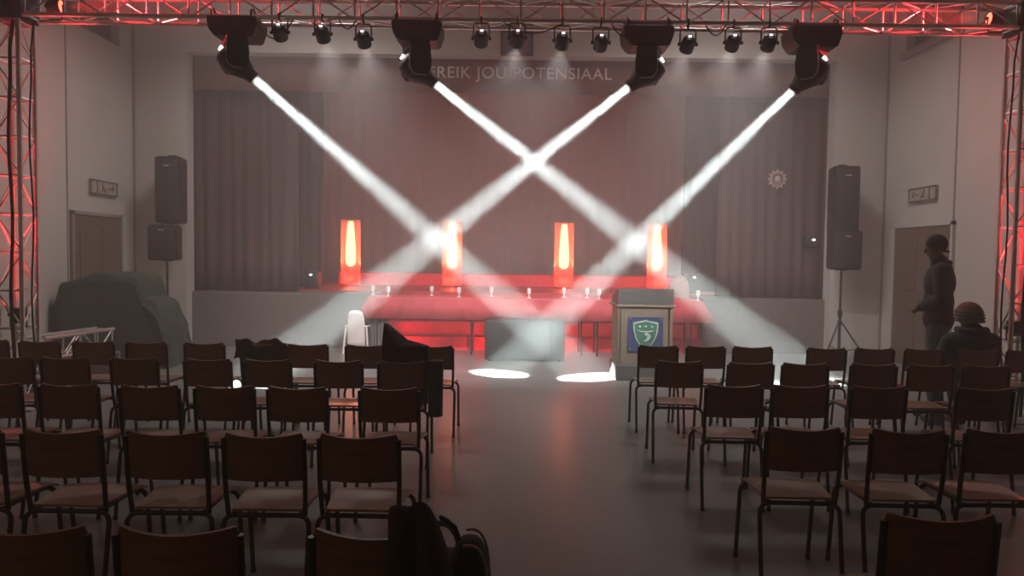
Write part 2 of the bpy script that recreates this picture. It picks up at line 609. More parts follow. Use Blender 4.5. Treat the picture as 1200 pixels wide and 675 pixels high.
def text_mesh(s, size, depth):
    c = bpy.data.curves.new('txt', 'FONT')
    c.body = s
    c.size = size
    c.extrude = depth
    c.align_x = 'CENTER'
    c.space_character = 1.08
    o = bpy.data.objects.new('txt', c)
    COL.objects.link(o)
    dg = bpy.context.evaluated_depsgraph_get()
    me = bpy.data.meshes.new_from_object(o.evaluated_get(dg))
    bpy.data.objects.remove(o)
    return me


me = text_mesh('BEREIK JOU POTENSIAAL', 0.275, 0.006)
xs = [v.co.x for v in me.vertices]
sx = 3.26 / (max(xs) - min(xs))
pc = at(600, 92, 12.55)
for v in me.vertices:
    v.co = Vector((v.co.x * sx, -v.co.z, v.co.y))
me.materials.clear()
me.materials.append(M_LET)
lt = bpy.data.objects.new('lettering', me)
COL.objects.link(lt)
lt.parent = val
lt.location = (0.0, -0.03, pc.z - 4.36)

# framed picture above the valance
c = at(606, 47, 12.28)
pf = thing('framed_picture', (c.x, 12.29, c.z - 0.25), 'dark square framed picture on the wall above the stage valance', 'picture')
bm = B(); box(bm, (0, -0.01, 0.25), (0.5, 0.03, 0.5), bevel=0.004); link('picture', bm, M_PICT, pf, False)
bm = B()
for q in ((0, 0.01, 0.54, 0.04), (0, 0.49, 0.54, 0.04)):
    box(bm, (q[0], -0.025, q[1]), (q[2], 0.05, q[3]), bevel=0.004)
for x in (-0.25, 0.25):
    box(bm, (x, -0.025, 0.25), (0.04, 0.05, 0.5), bevel=0.004)
link('frame', bm, M_BLACKM, pf, False)

# rosette on the right curtain
c = at(911, 210, 12.775)
bm = B()
for k in range(12):
    a = 2 * PI * k / 12
    M = Matrix.Rotation(a, 4, 'Y')
    prism(bm, [(-0.022, 0.03), (0.022, 0.03), (0.042, 0.11), (0.0, 0.175), (-0.042, 0.11)], -0.012, 0.012, M)
ball(bm, (0, -0.01, 0), (0.055, 0.02, 0.055))
tag(link('rosette', bm, M_ROSE, loc=c), 'pale pink paper rosette pinned on the dark side curtain', 'decoration')


# ------------------------------------------------------------------ truss goalpost
def truss_bm(L, w=0.29, bay=0.40):
    """box truss along +Z from 0 to L. returns (list of chord bms, list of lattice bms)"""
    h = w / 2 - 0.024
    cor = [(-h, -h), (h, -h), (h, h), (-h, h)]
    chords, lats = [], []
    for x, y in cor:
        bm = B(); tube(bm, [(x, y, 0), (x, y, L)], 0.024, 10); chords.append(bm)
    n = max(1, round(L / bay))
    for k in range(4):
        bm = B()
        a, b = cor[k], cor[(k + 1) % 4]
        for i in range(n + 1):
            z = min(L - 0.02, max(0.02, i * L / n))
            tube(bm, [(*a, z), (*b, z)], 0.010, 6)
            if i < n:
                p, q = (a, b) if (i + k) % 2 else (b, a)
                tube(bm, [(*p, i * L / n + 0.02), (*q, (i + 1) * L / n - 0.02)], 0.009, 6)
        lats.append(bm)
    return chords, lats


def truss(name, loc, L, M, label, cat='truss', group=None, bay=0.40):
    t = thing(name, loc, label, cat, group)
    ch, la = truss_bm(L, bay=bay)
    for b in ch:
        bmesh.ops.transform(b, matrix=M, verts=b.verts[:]); link('chord', b, M_ALU, t)
    for b in la:
        bmesh.ops.transform(b, matrix=M, verts=b.verts[:]); link('lattice', b, M_ALU, t)
    return t


YT = 7.55
TXL = at(19, 200, YT).x
TXR = at(1197, 200, YT).x
TZ = at(600, 24, YT - 0.12).z + 0.12       # centre height of the span
TWH = TZ - 0.16
I4 = Matrix.Identity(4)
for nm, x, lab in (('truss_tower', TXL, 'upright aluminium truss tower at the left wall, glowing red inside'), ('truss_tower', TXR, 'upright aluminium truss tower at the right wall behind the seated person')):
    t = truss(nm, (x, YT, 0), TWH - 0.02, Matrix.Translation((0, 0, 0.02)), lab, group='truss towers')
    bm = B(); box(bm, (0, 0, 0.01), (0.7, 0.7, 0.02), bevel=0.004); link('base_plate', bm, M_STEEL, t, False)
    bm = B(); box(bm, (0, 0, TZ), (0.33, 0.33, 0.32), bevel=0.02)
    for q in (-0.165, 0.165):
        lathe(bm, [(0.05, 0), (0.05, 0.012)], 16, Matrix.Translation((0, q - (0.006 if q < 0 else 0), TZ)) @ Matrix.Rotation(PI / 2, 4, 'X'))
    link('corner_block', bm, M_BLACKM, t)
span = truss('truss_span', (0, YT, TZ), TXR - TXL - 0.34, Matrix.Translation((TXL + 0.17, 0, 0)) @ Matrix.Rotation(PI / 2, 4, 'Y'), 'long horizontal aluminium truss carrying the lamps over the hall', bay=0.42)


def par_light(name, loc, aim, label, lensm, power, color, angle, size=0.085, up=True, yaw=0.0, group=None, hang=True):
    """small par can with yoke; loc is the pivot; aim is the direction"""
    t = thing(name, loc, label, 'stage light', group)
    d = Vector(aim).normalized()
    Q = d.to_track_quat('Z', 'Y').to_matrix().to_4x4()
    bm = B()
    lathe(bm, [(size * 0.55, -size * 1.1), (size * 0.9, -size * 0.8), (size, -size * 0.2), (size, size * 1.0), (size * 0.86, size * 1.0), (size * 0.84, size * 0.86)], 20, Q)
    link('housing', bm, M_BLACK, t)
    bm = B(); lathe(bm, [(size * 0.82, size * 0.86), (size * 0.8, size * 0.9)], 20, Q); link('lens', bm, lensm, t)
    bm = B()
    sx = size * 1.12
    ztop = size * 2.1 if hang else -size * 1.9
    tube(bm, [(-sx, 0, 0), (-sx, 0, ztop * 0.8), (-sx * 0.8, 0, ztop), (sx * 0.8, 0, ztop), (sx, 0, ztop * 0.8), (sx, 0, 0)], 0.008, 6)
    if hang:
        tube(bm, [(0, 0, ztop), (0, 0, ztop + 0.05)], 0.012, 8)
    y = link('yoke', bm, M_BLACKM, t)
    for s in (-1, 1):
        bm = B(); tube(bm, [(s * sx * 0.95, 0, 0), (s * sx * 1.25, 0, 0)], 0.018, 10); link('tilt_knob', bm, M_BLACKM, y)
    # small glowing box on the rear, standing in for a white glint
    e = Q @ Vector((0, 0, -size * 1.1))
    bm = B(); box(bm, e + Vector((0, -0.006, 0.012)), (0.030, 0.012, 0.014), bevel=0.002); link('display_or_glint', bm, M_LED_GLINT, t, False)
    if power:
        spot('lamp', Vector(loc) + d * (size * 0.98), Vector(loc) + d * 3, power, color, angle, 0.6, size * 0.6)
    return t


def clamp(t, zt):
    bm = B()
    tube(bm, [(0.0, 0, zt - 0.03), (0.0, 0.0, zt + 0.0)], 0.02, 8)
    tube(bm, [(0, -0.035, zt + 0.01), (0, -0.03, zt + 0.05), (0, 0, zt + 0.06), (0, 0.03, zt + 0.05), (0, 0.035, zt + 0.01), (0, 0, zt - 0.01)], 0.012, 6, closed=True)
    return link('clamp', bm, M_BLACKM, t)


REDC = (1.0, 0.03, 0.035)
# red pars inside the tower bases shining up, and at the ends of the span shining inwards
for x, lab in ((TXL, 'red uplight inside the foot of the left truss tower'), (TXR, 'red uplight inside the foot of the right truss tower')):
    par_light('uplight', (x, YT, 0.93), (0, 0, 1), lab, M_REDLENS, TOWER_W, REDC, 34, size=0.075, hang=False, group='tower uplights')
for x, s, lab in ((TXL + 0.42, 1, 'red lamp lying inside the left end of the long truss'), (TXR - 0.33, -1, 'red lamp lying inside the right end of the long truss')):
    par_light('truss_warmer', (x, YT, TZ), (s, 0, 0), lab, M_REDLENS, TOWER_W, REDC, 34, size=0.07, hang=False, group='red lamps in the truss')

# ten small pars under the span
pars = [(328, 38), (378, 40), (426, 46), (564, 45), (606, 45), (659, 48), (704, 50), (806, 52), (859, 50), (901, 50)]
near = ['first small lamp right of the leftmost moving head', 'second small lamp right of the leftmost moving head', 'small lamp just left of the second moving head',
        'small lamp between second moving head and framed picture', 'small lamp hanging in front of the framed picture', 'first small lamp right of the framed picture',
        'small lamp just left of the third moving head', 'first small lamp right of the third moving head', 'second small lamp right of the third moving head', 'small lamp just left of the rightmost moving head']
for i, (px, py) in enumerate(pars):
    p = at(px, py, YT - 0.12)
    zt = TZ - 0.145
    aim = (random.uniform(-.12, .12), 1.0, -0.72 + random.uniform(-.10, .10))
    t = par_light('par_light', p, aim, near[i], M_REDLENS if i in (0, 3, 6) else M_PALELENS, PAR_W if i in (0, 3, 6) else WASH_W, REDC if i in (0, 3, 6) else (1.0, 0.93, 0.92), 16 if i in (0, 3, 6) else 75, size=0.07, group='small lamps under the truss')
    bm = B(); tube(bm, [(0, 0, 0.15), (0, 0, zt - p.z + 0.01)], 0.010, 8)
    tube(bm, [(0, -0.03, zt - p.z), (0, -0.035, zt - p.z + 0.05), (0, 0.035, zt - p.z + 0.05), (0, 0.03, zt - p.z), (0, 0, zt - p.z - 0.012)], 0.009, 6, closed=True)
    link('clamp', bm, M_BLACKM, t)

# ------------------------------------------------------------------ moving heads
heads = [((298, 92), atz(692, 442, 0), (278, 36), 'leftmost moving head lamp, white beam to the floor before the lectern'),
         ((510, 98), atz(952, 449, 0), (490, 41), 'second moving head from the left, its white beam crossing to the right'),
         ((737, 102), atz(298, 449, 0), (757, 47), 'third moving head from the left, its white beam crossing to the left'),
         ((929, 106), atz(587, 438, 0), (950, 48), 'rightmost moving head lamp, white beam to the floor in the aisle')]
for (lp, tgt, bp, lab) in heads:
    lens = at(lp[0], lp[1], YT + 0.08)
    d = (tgt - lens).normalized()
    basec = at(bp[0], bp[1], YT)
    C = lens - d * 0.245
    C.x = C.x
    t = thing('moving_head', (basec.x, YT, basec.z - 0.5), lab, 'stage light', 'moving heads on the truss')
    o0 = Vector(t.location)
    zc = 0.5
    bm = B()
    prism(bm, [(-0.25, zc + 0.10), (0.25, zc + 0.10), (0.255, zc + 0.03), (0.21, zc - 0.10), (-0.17, zc - 0.10), (-0.235, zc - 0.02)], -0.17, 0.17)
    bmesh.ops.bevel(bm, geom=bm.edges[:], offset=0.012, segments=2, affect='EDGES')
    base = link('base', bm, M_BLACK, t)
    bm = B(); box(bm, (0.05, -0.172, zc + 0.03), (0.10, 0.008, 0.045), bevel=0.002); link('display_or_glint', bm, M_BLACKM, base)
    bm = B()
    for s in (-1, 1):
        tube(bm, [(s * 0.2, 0.0, zc + 0.1), (s * 0.2, 0, zc + 0.16)], 0.02, 8)
        tube(bm, [(s * 0.2, -0.165, zc + 0.10), (s * 0.2, -0.165, zc + 0.15), (s * 0.2, -0.1, zc + 0.19), (s * 0.2, -0.06, zc + 0.15), (s * 0.2, -0.06, zc + 0.10)], 0.013, 6)
    link('clamp', bm, M_BLACKM, t)
    Cl = C - o0
    # yoke: two arms down each side of the head, across the tilt axis
    axis = d.cross(Vector((0, 0, 1))).normalized()
    bm = B()
    ang = math.atan2(axis.y, axis.x)
    MZ = Matrix.Translation((Cl.x, Cl.y, 0)) @ Matrix.Rotation(ang, 4, 'Z')
    zt = zc - 0.10
    hw = 0.17
    for s in (-1, 1):
        prism(bm, [(-0.09, zt), (0.09, zt), (0.11, Cl.z + 0.06), (0.105, Cl.z - 0.04), (0.06, Cl.z - 0.10), (-0.06, Cl.z - 0.10), (-0.105, Cl.z - 0.04), (-0.11, Cl.z + 0.06)], s * hw - 0.028, s * hw + 0.028, MZ @ Matrix.Rotation(PI / 2, 4, 'Z'))
    prism(bm, [(-0.10, zt), (0.10, zt), (0.10, zt - 0.06), (-0.10, zt - 0.06)], -hw, hw, MZ @ Matrix.Rotation(PI / 2, 4, 'Z'))
    lathe(bm, [(0.10, zt - 0.02), (0.11, zt + 0.02)], 24, Matrix.Translation((Cl.x, Cl.y, 0)))
    link('yoke', bm, M_BLACK, t)
    Q = Matrix.Translation(Cl) @ d.to_track_quat('Z', 'Y').to_matrix().to_4x4()
    bm = B()
    lathe(bm, [(0.06, -0.155), (0.105, -0.135), (0.13, -0.08), (0.138, 0.0), (0.13, 0.06), (0.10, 0.13), (0.070, 0.19), (0.066, 0.245), (0.052, 0.245), (0.05, 0.225)], 24, Q)
    for k in range(4):
        box(bm, Q @ Vector((0, 0, -0.005 - 0.035 * k)), (0.278 - 0.012 * k, 0.05, 0.012), rot=Q.to_3x3(), bevel=0.004)
    hd = link('head', bm, M_BLACK, t)
    bm = B(); lathe(bm, [(0.05, 0.224), (0.048, 0.232)], 24, Q); link('lens', bm, M_LENS, hd)
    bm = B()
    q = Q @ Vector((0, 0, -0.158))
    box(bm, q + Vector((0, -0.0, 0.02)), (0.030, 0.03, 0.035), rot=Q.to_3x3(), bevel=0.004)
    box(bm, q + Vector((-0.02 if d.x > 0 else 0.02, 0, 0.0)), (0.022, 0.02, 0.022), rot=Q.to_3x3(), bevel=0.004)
    link('rear_glint', bm, M_LED_GLINT, hd, False)  # glowing blocks stand in for the white glint on the tail
    search_beam('beam', lens + d * 0.01, tgt, BEAM_W, (0.86, 1.0, 0.965), BEAM_ANGLE, 0.085)

# cables along the truss
for k, (px0, px1, sag) in enumerate(((300, 345, 22), (398, 418, 10), (590, 660, 12), (716, 745, 14), (826, 850, 12), (957, 985, 26))):
    a = at(px0, 27, YT - 0.13)
    b = at(px1, 30, YT - 0.13)
    a.z = b.z = TZ - 0.15
    pts = [a.lerp(b, i / 12) + Vector((0, -0.03, -sag / 115 * math.sin(PI * i / 12))) for i in range(13)]
    bm = B(); tube(bm, pts, 0.007, 6)
    tag(link('power_cable', bm, M_RUBBER), 'thin black cable sagging under the long truss, ' + ('right of the leftmost moving head', 'left of the second moving head', 'below the framed picture lamp', 'left of the third moving head', 'right of the third moving head', 'at the rightmost moving head')[k], 'cable', 'cables on the truss')
for x, lab in ((TXL + 0.05, 'thick black cable running down inside the left truss tower'), (TXR - 0.02, 'thick black cable running down inside the right truss tower'), (TXL + 0.24, 'black cable hanging from the truss beside the left tower'), (TXR - 0.22, 'black cable hanging from the truss beside the right tower')):
    bm = B()
    tube(bm, [(x + 0.015 * math.sin(i * 1.1) + (0.05 if i == 0 else 0), YT - (0.13 if abs(x) < abs(TXL) - .1 else 0.16), max(0.04, TZ - 0.19 - i * (TZ - 0.21) / 14)) for i in range(15)], 0.016 if 'thick' in lab else 0.009, 6)
    tag(link('power_cable', bm, M_RUBBER), lab, 'cable', 'cables down the towers')

# ------------------------------------------------------------------ glowing columns on stage
YG = 15.3
for i, (px, lab) in enumerate(((411, 'leftmost glowing red column on the stage'), (530, 'second glowing red column from the left, behind a beam'), (661, 'third glowing red column, above the middle of the table'), (770, 'rightmost glowing red column, above the lectern'))):
    c = at(px, 292, YG)
    t = thing('light_column', (c.x, YG, SZ), lab, 'stage light', 'glowing columns')
    bm = B(); lathe(bm, [(0.21, 0.0), (0.21, 0.03), (0.19, 0.035)], 24); link('base', bm, M_BLACKM, t)
    bm = B()
    for k in range(3):
        a = 2 * PI * k / 3 + 0.5
        tube(bm, [(0.185 * math.cos(a), 0.185 * math.sin(a), 0.03), (0.185 * math.cos(a), 0.185 * math.sin(a), 0.30)], 0.008, 8)
    link('frame', bm, M_ALU, t)
    bm = B(); lathe(bm, [(0.2, 0.032), (0.2, 1.36)], 32, caps=False); link('sleeve', bm, M_SLEEVE, t)
    bm = B(); lathe(bm, [(0.03, 0.03), (0.03, 0.2), (0.08, 0.22), (0.09, 0.36), (0.075, 0.36)], 20); fx = link('lamp_housing', bm, M_BLACK, t)
    bm = B(); lathe(bm, [(0.073, 0.35), (0.07, 0.362)], 20); link('lens', bm, M_REDLENS, fx)
    bm = B(); lathe(bm, [(0.03, 0.40), (0.090, 0.45), (0.105, 0.58), (0.095, 0.85), (0.075, 1.12), (0.055, 1.33)], 20); link('added_glow_core', bm, M_CORE, t)  # glowing core added to give the sleeve its hot streak
    p = Vector((c.x, YG, SZ + 0.40))
    spot('lamp', Vector((c.x + 0.14, YG, SZ + 0.42)), Vector((c.x + 0.14, YG, SZ + 2)), TOTEM_W * 0.5, (1.0, 0.10, 0.035), 150, 0.8, 0.03)
    spot('lamp', Vector((c.x - 0.14, YG, SZ + 0.42)), Vector((c.x - 0.14, YG, SZ + 2)), TOTEM_W * 0.5, (1.0, 0.10, 0.035), 150, 0.8, 0.03)
    dl = bpy.data.lights.new('lamp', 'POINT'); dl.energy = TOTEM_W * 0.12; dl.color = (1, 0.05, 0.03); dl.shadow_soft_size = 0.02
    lo = bpy.data.objects.new('lamp', dl); COL.objects.link(lo); lo.location = (c.x, YG - 0.12, SZ + 0.14)

# ------------------------------------------------------------------ table before the stage
TY0, TY1, TH = 11.75, 12.40, 0.92
x0, x1 = at(432, 347, TY0).x, at(822, 350, TY0).x
for k in range(3):
    xa = x0 + (x1 - x0) * k / 3
    xb = x0 + (x1 - x0) * (k + 1) / 3
    t = thing('trestle_table', ((xa + xb) / 2, (TY0 + TY1) / 2, 0), ('folding table at the left end under the red cloth', 'folding table in the middle under the red cloth', 'folding table at the right end, behind the lectern')[k], 'table', 'tables under the red cloth')
    hw, hd = (xb - xa) / 2 - 0.01, (TY1 - TY0) / 2 - 0.02
    bm = B(); box(bm, (0, 0, TH - 0.025), (2 * hw, 2 * hd, 0.035), bevel=0.006); link('tabletop', bm, M_TRIM, t)
    for sx in (-1, 1):
        for sy in (-1, 1):
            bm = B(); tube(bm, [(sx * (hw - 0.12), sy * (hd - 0.06), 0), (sx * (hw - 0.12), sy * (hd - 0.06), TH - 0.04)], 0.016, 8); link('leg', bm, M_BLACKM, t)
bm = B()
nx = 120
ring = []
# cloth: top sheet with hanging skirt, soft folds
def skirt(u):
    """outline point and outward normal at u in 0..1 round the table"""
    w, h = x1 - x0, TY1 - TY0
    per = 2 * (w + h)
    s = u * per
    if s < w: return Vector((x0 + s, TY0)), Vector((0, -1))
    s -= w
    if s < h: return Vector((x1, TY0 + s)), Vector((1, 0))
    s -= h
    if s < w: return Vector((x1 - s, TY1)), Vector((0, 1))
    s -= w
    return Vector((x0, TY1 - s)), Vector((-1, 0))
N = 260
rows = []
for j, (drop, out) in enumerate(((0.0, 0.0), (0.012, 0.012), (0.15, 0.016), (0.345, 0.022))):
    row = []
    for i in range(N):
        p, nrm = skirt(i / N)
        wob = 0.012 * math.sin(i * 0.55) * j / 3 + 0.008 * math.sin(i * 1.7) * j / 3
        o2 = out + wob + (0.20 * drop / 0.345 if abs(nrm.x) > 0.5 else 0)
        row.append(bm.verts.new((p.x + nrm.x * o2, p.y + nrm.y * o2, TH + 0.004 - drop)))
    rows.append(row)
for a, b in zip(rows, rows[1:]):
    for i in range(N):
        bm.faces.new((a[i], a[(i + 1) % N], b[(i + 1) % N], b[i]))
bm.faces.new(rows[0])
cl = link('tablecloth', bm, M_CLOTH)
cl.modifiers.new('thick', 'SOLIDIFY').thickness = -0.004
tag(cl, 'long red tablecloth over the tables before the stage', 'tablecloth')

# little glasses on the cloth
gl = [(437, 12.25), (455, 11.9), (506, 12.25), (538, 11.9), (576, 12.25), (620, 11.9), (661, 12.3), (688, 12.2), (702, 11.9), (818, 11.9)]
gw = ['at the left end of the table, back row', 'at the left end of the table, front row', 'second from the left in the back row on the table', 'second from the left in the front row on the table',
      'third from the left in the back row on the table', 'standing alone above the dark subwoofer', 'below the third glowing column', 'just left of the beam and lectern, back row', 'nearest to the lectern on its left', 'at the right end of the table past the lectern']
g0 = None
for (px, Y), w in zip(gl, gw):
    c = at(px, 345, Y)
    loc = (c.x, Y, TH + 0.005)
    if g0 is None:
        g0 = thing('goblet', loc, 'small white stemmed glass ' + w, 'glass', 'glasses on the red tablecloth')
        bm = B(); lathe(bm, [(0.040, 0.0), (0.040, 0.006), (0.012, 0.018), (0.009, 0.05), (0.012, 0.06)], 16); link('foot', bm, M_WHITE, g0)
        bm = B(); lathe(bm, [(0.010, 0.058), (0.028, 0.075), (0.034, 0.11), (0.031, 0.165), (0.027, 0.165), (0.029, 0.11), (0.02, 0.08)], 16); link('bowl', bm, M_WHITE, g0)
    else:
        dup(g0, loc, 0, 'small white stemmed glass ' + w)

# white chair and grey drape at the left end of the table
c = at(421, 385, 12.0)
t = thing('plastic_chair', (c.x, 11.92, 0), 'white plastic chair with rounded back at the left end of the table', 'chair')
bm = B()
gr = []
for j in range(9):
    v = j / 8
    z = 0.12 + 0.59 * v
    hw = 0.145 * (1 - 0.25 * max(0, v - 0.6) ** 2 / 0.16)
    gr.append([bm.verts.new((hw * u, -0.18 - 0.05 * v + 0.03 * u * u, z - 0.03 * abs(u) ** 3 * v)) for u in [k / 5 - 1 for k in range(11)]])
for a, b in zip(gr, gr[1:]):
    for k in range(10):
        bm.faces.new((a[k], a[k + 1], b[k + 1], b[k]))
link('backrest', bm, M_WHITE, t).modifiers.new('thick', 'SOLIDIFY').thickness = 0.012
bm = B(); box(bm, (0, 0, 0.445), (0.38, 0.38, 0.025), bevel=0.012); link('seat', bm, M_WHITE, t)
for sx in (-1, 1):
    for sy in (-1, 1):
        bm = B(); tube(bm, [(sx * 0.20, sy * 0.20, 0), (sx * 0.165, sy * 0.165, 0.44)], 0.018, 8); link('leg', bm, M_WHITE, t)
ca, cb = at(433, 380, 11.82).x, at(456, 380, 11.82).x
bm = B()
gr = []
for j in range(7):
    gr.append([bm.verts.new((ca + (cb - ca) * i / 40, 11.845 + 0.022 * math.sin(i * 0.95), 0.02 + 0.86 * j / 6)) for i in range(41)])
for a, b in zip(gr, gr[1:]):
    for k in range(40):
        bm.faces.new((a[k], a[k + 1], b[k + 1], b[k]))
o = link('grey_drape', bm, M_GREYCLOTH); o.modifiers.new('thick', 'SOLIDIFY').thickness = 0.006
tag(o, 'narrow grey drape hanging under the left end of the table', 'drape')

# arched wicker chair behind the table, near the lectern
c = at(794, 335, 12.75)
t = thing('wicker_chair', (c.x, 12.62, 0.44), 'pale wicker chair with arched back behind the table beside the lectern', 'chair')
bm = B()
pts = [(-0.15 + 0.0, 0.02, 0.42), (-0.155, 0.0, 0.62), (-0.13, -0.01, 0.76), (-0.07, -0.02, 0.84), (0, -0.02, 0.865), (0.07, -0.02, 0.84), (0.13, -0.01, 0.76), (0.155, 0, 0.62), (0.15, 0.02, 0.42)]
tube(bm, pts, 0.018, 8); link('back_frame', bm, M_WICKER, t)
bm = B()
prism(bm, [(-0.145, 0.42), (0.145, 0.42), (0.15, 0.62), (0.125, 0.75), (0.065, 0.83), (0, 0.85), (-0.065, 0.83), (-0.125, 0.75), (-0.15, 0.62)], -0.012, 0.004); link('backrest', bm, M_WICKER, t)
bm = B(); box(bm, (0, 0.19, 0.41), (0.4, 0.38, 0.04), bevel=0.015); link('seat', bm, M_WICKER, t)
for sx in (-1, 1):
    for y in (0.02, 0.36):
        bm = B(); tube(bm, [(sx * 0.17, y, 0.0 if y < 0.2 else 0.26), (sx * 0.16, y, 0.4)], 0.016, 8); link('leg', bm, M_WICKER, t)

# ------------------------------------------------------------------ subwoofer in the middle
SY = 11.1
c0, c1 = at(568, 400, SY).x, at(662, 400, SY).x
t = thing('subwoofer', ((c0 + c1) / 2, SY + 0.3, 0), 'wide dark subwoofer cabinet on the floor below the table', 'speaker')
hw = (c1 - c0) / 2
bm = B(); box(bm, (0, 0, 0.325), (2 * hw, 0.55, 0.61), bevel=0.015); link('cabinet', bm, M_BLACK, t)
bm = B(); box(bm, (-0.13, -0.28, 0.325), (2 * hw - 0.36, 0.03, 0.55), bevel=0.008); link('grille', bm, M_GRILLE, t)
bm = B(); box(bm, (hw - 0.17, -0.28, 0.325), (0.13, 0.025, 0.5), bevel=0.008); link('side_panel', bm, M_BLACK, t)
for s in (-1, 1):
    bm = B(); box(bm, (s * (hw + 0.005), 0, 0.42), (0.02, 0.18, 0.10), bevel=0.006); link('handle', bm, M_BLACKM, t)
bm = B()
for sx in (-1, 1):
    for sy in (-1, 1):
        lathe(bm, [(0.025, 0), (0.025, 0.022)], 12, Matrix.Translation((sx * (hw - 0.08), sy * 0.2, 0)))
link('rubber_feet', bm, M_RUBBER, t)

# small red lamps added out of sight to redden the carpeted steps
for x, y, dx, lab in ((-0.25, 11.62, -0.2, 'added small red lamp hidden behind the left half of the subwoofer'), (0.62, 11.62, 0.5, 'added small red lamp hidden behind the right half of the subwoofer'), (-2.12, 12.1, 0.9, 'added small red lamp hidden behind the narrow grey drape')):
    par_light('added_red_lamp', (x, y, 0.165), (dx, 1.0 if y < 12 else 0.4, 0.1), lab, M_REDLENS, STEP_FILL_W, (1.0, 0.05, 0.09), 140, size=0.085, hang=False, group='added red lamps lighting the steps')

# ------------------------------------------------------------------ lectern
LY = 9.55
xa, xb = at(724, 400, LY).x, at(788, 400, LY).x
w = xb - xa
t = thing('lectern', ((xa + xb) / 2, LY, 0), 'wooden lectern with dark top and blue crest plaque right of the aisle', 'lectern')
LH = 1.20
bm = B(); box(bm, (0, 0.30, 0.10), (w + 0.04, 0.66, 0.20), bevel=0.008); link('plinth', bm, M_LECTD, t, False)
bm = B(); box(bm, (-0.02, 0.02, 0.59), (w - 0.08, 0.04, 0.78), bevel=0.004); link('front_panel', bm, M_LECT, t, False)
for s in (-1, 1):
    bm = B(); box(bm, (s * (w / 2 - 0.02), 0.30, 0.59), (0.04, 0.6, 0.78), bevel=0.004); link('side_panel', bm, M_LECT, t, False)
bm = B()
prism(bm, [(0, 0.98), (0, LH), (0.10, LH), (0.62, 1.06), (0.62, 0.98)], -w / 2 - 0.005, w / 2 + 0.005, Matrix.Rotation(PI / 2, 4, 'Z'))
bmesh.ops.translate(bm, vec=(0, 0, 0), verts=bm.verts[:])
link('top', bm, M_LECTD, t, False)
bm = B(); box(bm, (0, 0.31, 0.975), (w + 0.07, 0.66, 0.03), bevel=0.006); link('shelf', bm, M_LECT, t, False)
bm = B(); box(bm, (0.0, -0.008, 0.61), (0.46, 0.02, 0.46), bevel=0.004); pq = link('plaque', bm, M_BLUE, t, False)
sh = [(-0.165, 0.15), (-0.11, 0.165), (-0.05, 0.175), (0, 0.19), (0.05, 0.175), (0.11, 0.165), (0.165, 0.15), (0.16, 0.04), (0.125, -0.07), (0.07, -0.15), (0, -0.2), (-0.07, -0.15), (-0.125, -0.07), (-0.16, 0.04)]
bm = B(); prism(bm, sh, -0.026, -0.012, Matrix.Translation((0, 0, 0.61))); link('crest_border', bm, M_PALEG, pq, False)
bm = B(); prism(bm, [(x * 0.88, z * 0.88) for x, z in sh], -0.031, -0.02, Matrix.Translation((0, 0, 0.61))); link('crest_field', bm, M_GREEN, pq, False)
bm = B()
prism(bm, [(0.0, 0.03), (0.05, 0.0), (0.055, -0.04), (0.02, -0.085), (-0.03, -0.10), (-0.035, -0.085), (0.0, -0.06), (0.01, -0.03), (-0.02, -0.01), (-0.03, 0.01)], -0.036, -0.028, Matrix.Translation((0.01, 0, 0.61)))
for x in (-0.08, 0.0, 0.08):
    ball(bm, (x, -0.03, 0.61 + 0.10), (0.016, 0.006, 0.016), seg=10)
tube(bm, [(-0.11, -0.031, 0.61 + 0.05), (-0.05, -0.031, 0.61 + 0.035), (0.05, -0.031, 0.61 + 0.035), (0.11, -0.031, 0.61 + 0.05)], 0.006, 6)
link('crest_figure', bm, M_PALEG, pq, False)
for sx in (-1, 1):
    for sz in (-1, 1):
        bm = B(); ball(bm, (sx * 0.2, -0.02, 0.61 + sz * 0.2), (0.013, 0.008, 0.013), seg=10); link('screw', bm, M_SILVER, pq)

# ------------------------------------------------------------------ loudspeakers
def speaker(loc, w, h, d, label, rz=0.0, mount=False, group=None):
    t = thing('loudspeaker', loc, label, 'speaker', group, rz)
    bm = B()
    prism(bm, [(-w / 2, -d / 2), (w / 2, -d / 2), (w / 2 * 0.7, d / 2), (-w / 2 * 0.7, d / 2)], 0, h, Matrix.Rotation(PI / 2, 4, 'X') @ Matrix.Scale(-1, 4, (0, 1, 0)) @ Matrix.Scale(-1, 4, (0, 0, 1)))
    for v in bm.verts:
        pass
    zs = [v.co.z for v in bm.verts]
    bmesh.ops.translate(bm, vec=(0, 0, -min(zs)), verts=bm.verts[:])
    bmesh.ops.bevel(bm, geom=bm.edges[:], offset=0.02, segments=2, affect='EDGES')
    link('cabinet', bm, M_BLACK, t)
    bm = B(); box(bm, (0, -d / 2 - 0.006, h / 2), (w * 0.9, 0.022, h * 0.92), bevel=0.008); link('grille', bm, M_GRILLE, t)
    bm = B(); box(bm, (0, -d / 2 - 0.02, h * 0.86), (0.09, 0.008, 0.018), bevel=0.002); link('badge', bm, M_SILVER, t, False)
    bm = B(); tube(bm, [(-0.07, 0, h), (-0.06, 0, h + 0.03), (0.06, 0, h + 0.03), (0.07, 0, h)], 0.012, 8); link('handle', bm, M_BLACKM, t)
    if mount:
        bm = B(); box(bm, (0, d / 2 + 0.05, h / 2), (0.1, 0.12, 0.25), bevel=0.004); link('wall_bracket', bm, M_BLACKM, t, False)
    return t


